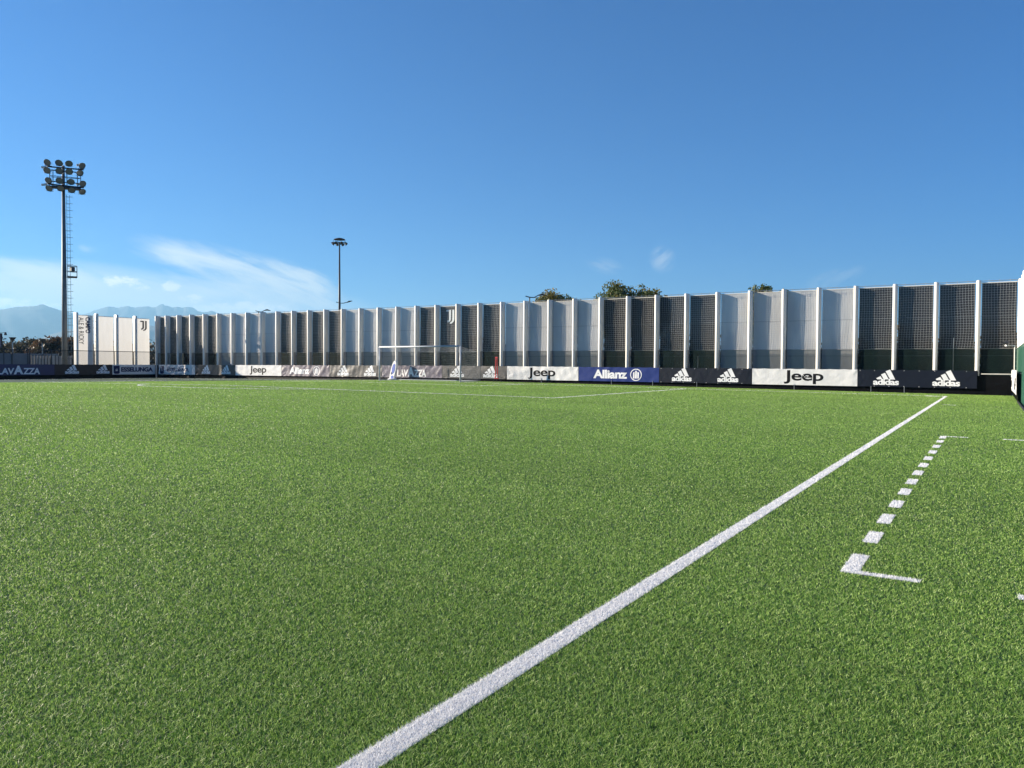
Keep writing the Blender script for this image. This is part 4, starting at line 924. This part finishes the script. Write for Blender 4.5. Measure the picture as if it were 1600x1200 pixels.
rect_far('low_wall', 81, 113, 556, 567, 96, M['concrete'], 'ribbed pale wall behind the foot of the floodlight mast', 'wall', .3)
# chain-link side fence above the far barrier
root = empty('chain_link_fence', (-73.6, 40, 0), 'dark chain-link fence standing behind the far left barrier', 'fence')
zr = lambda u, v_: on_x(u, v_, -73.6)
yb = [zr(u, 560).y for u in (-60, -20, 5.5, 18.5, 45.5, 80, 147, 178, 208, 237)]; ztp = zr(150, 548.5).z
m = MB(); m.add([(-73.6, yb[0], 0), (-73.6, 49, 0), (-73.6, 49, ztp), (-73.6, yb[0], ztp)], [(0, 1, 2, 3)]); m.build('mesh', M['chain'], root)
m = MB(); m.tube([(-73.55, yb[0], ztp), (-73.55, 49, ztp)], .03, 5); m.build('rail', M['mast_dark'], root)
for i, y in enumerate(yb): m = MB(); m.tube([(-73.55, y, -.1), (-73.55, y, ztp+.02)], .05, 6); m.build('post', M['mast_dark'], root)
# funnel park lamps
for u, v_, dd, lab in ((19.5, 527, 120, 'park lamp with a dark funnel head, the left one of two'), (66, 530.3, 130, 'park lamp with a dark funnel head, the right one of two')):
    p_ = at_dist(u, v_, dd); root = empty('park_lamp', (p_.x, p_.y, -.35), lab, 'street lamp', 'funnel park lamps at the left')
    m = MB(); m.tube([(p_.x, p_.y, -.35), (p_.x, p_.y, p_.z-.35)], .07, 6); m.build('pole', M['rope_grey'], root)
    m = MB(); m.lathe((p_.x, p_.y, p_.z-.62), (0, 0, 1), [(0, .09), (.22, .12), (.30, .2), (.58, .42), (.62, .42), (.63, 0)], 12); m.build('lamp_head', M['mast_dark'], root)
# poster pillar with arm lamp at the very left
p0, p1 = at_dist(-14, 520, 100), at_dist(3.6, 521, 100); root = empty('poster_board', (p1.x, p1.y, -.35), 'tall dark-framed poster board cut off by the left picture edge', 'billboard')
zt_, zb_ = p1.z, at_dist(3, 543.5, 100).z; e = (p0-p1); e.z = 0
def prism(m, a_, b_, z0, z1, t=.25):
    n_ = Vector(((b_-a_).y, -(b_-a_).x, 0)).normalized()*t; vs = [a_+n_, b_+n_, b_-n_, a_-n_]; vs = [Vector((p_.x, p_.y, z)) for z in (z0, z1) for p_ in vs]
    m.add(vs, [(3, 2, 1, 0), (4, 5, 6, 7), (0, 1, 5, 4), (1, 2, 6, 5), (2, 3, 7, 6), (3, 0, 4, 7)])
m = MB(); prism(m, p0, p1, zb_, zt_); m.build('frame', M['mast_dark'], root)
m = MB(); prism(m, p0+e*-.0, p1+e*.16, zb_+.1, zt_-.1, .27); m.build('poster', M['poster'], root)
m = MB(); m.tube([p1+e*.4+Vector((0, 0, -p1.z-.35)), Vector((p1.x+e.x*.4, p1.y+e.y*.4, zb_))], .12, 6); m.build('leg', M['mast_dark'], root)
q = at_dist(8.5, 522, 99); s_ = at_dist(-4, 519.6, 99)
root = empty('street_lamp', (s_.x, s_.y, -.35), 'small arm lamp with a drooping dark head beside the poster board', 'street lamp')
m = MB(); m.tube([(s_.x, s_.y, -.35), (s_.x, s_.y, s_.z)], .05, 6); m.build('pole', M['mast_dark'], root)
m = MB(); m.tube([s_, s_.lerp(q, .6)+Vector((0, 0, .08)), q+Vector((0, 0, .18))], .02, 5); m.build('arm', M['mast_dark'], root)
m = MB(); m.tube([q+Vector((0, 0, .2)), q+Vector((0, 0, -.12))], [.09, .16], 8); m.build('lamp_head', M['mast_dark'], root)

# ------------------------------------------------------------------ haze
HZ = bpy.data.materials.new('haze_air'); HZ.use_nodes = True; t = HZ.node_tree; t.nodes.clear()
pv_ = N(t, 'ShaderNodeVolumePrincipled'); pv_.inputs['Color'].default_value = (.34, .68, 1.0, 1); pv_.inputs['Density'].default_value = .000072; pv_.inputs['Anisotropy'].default_value = .2
mo = N(t, 'ShaderNodeOutputMaterial'); t.links.new(pv_.outputs[0], mo.inputs['Volume'])
m = MB(); m.box(-27000, 27000, -27000, 27000, -1.5, 1520); o = m.build('haze', HZ); tag(o, kind='stuff'); o['label'] = 'thin pale blue haze filling the air'; o['category'] = 'haze'
S.cycles.volume_bounces = 0; S.cycles.transparent_max_bounces = 16; S.cycles.max_bounces = 6
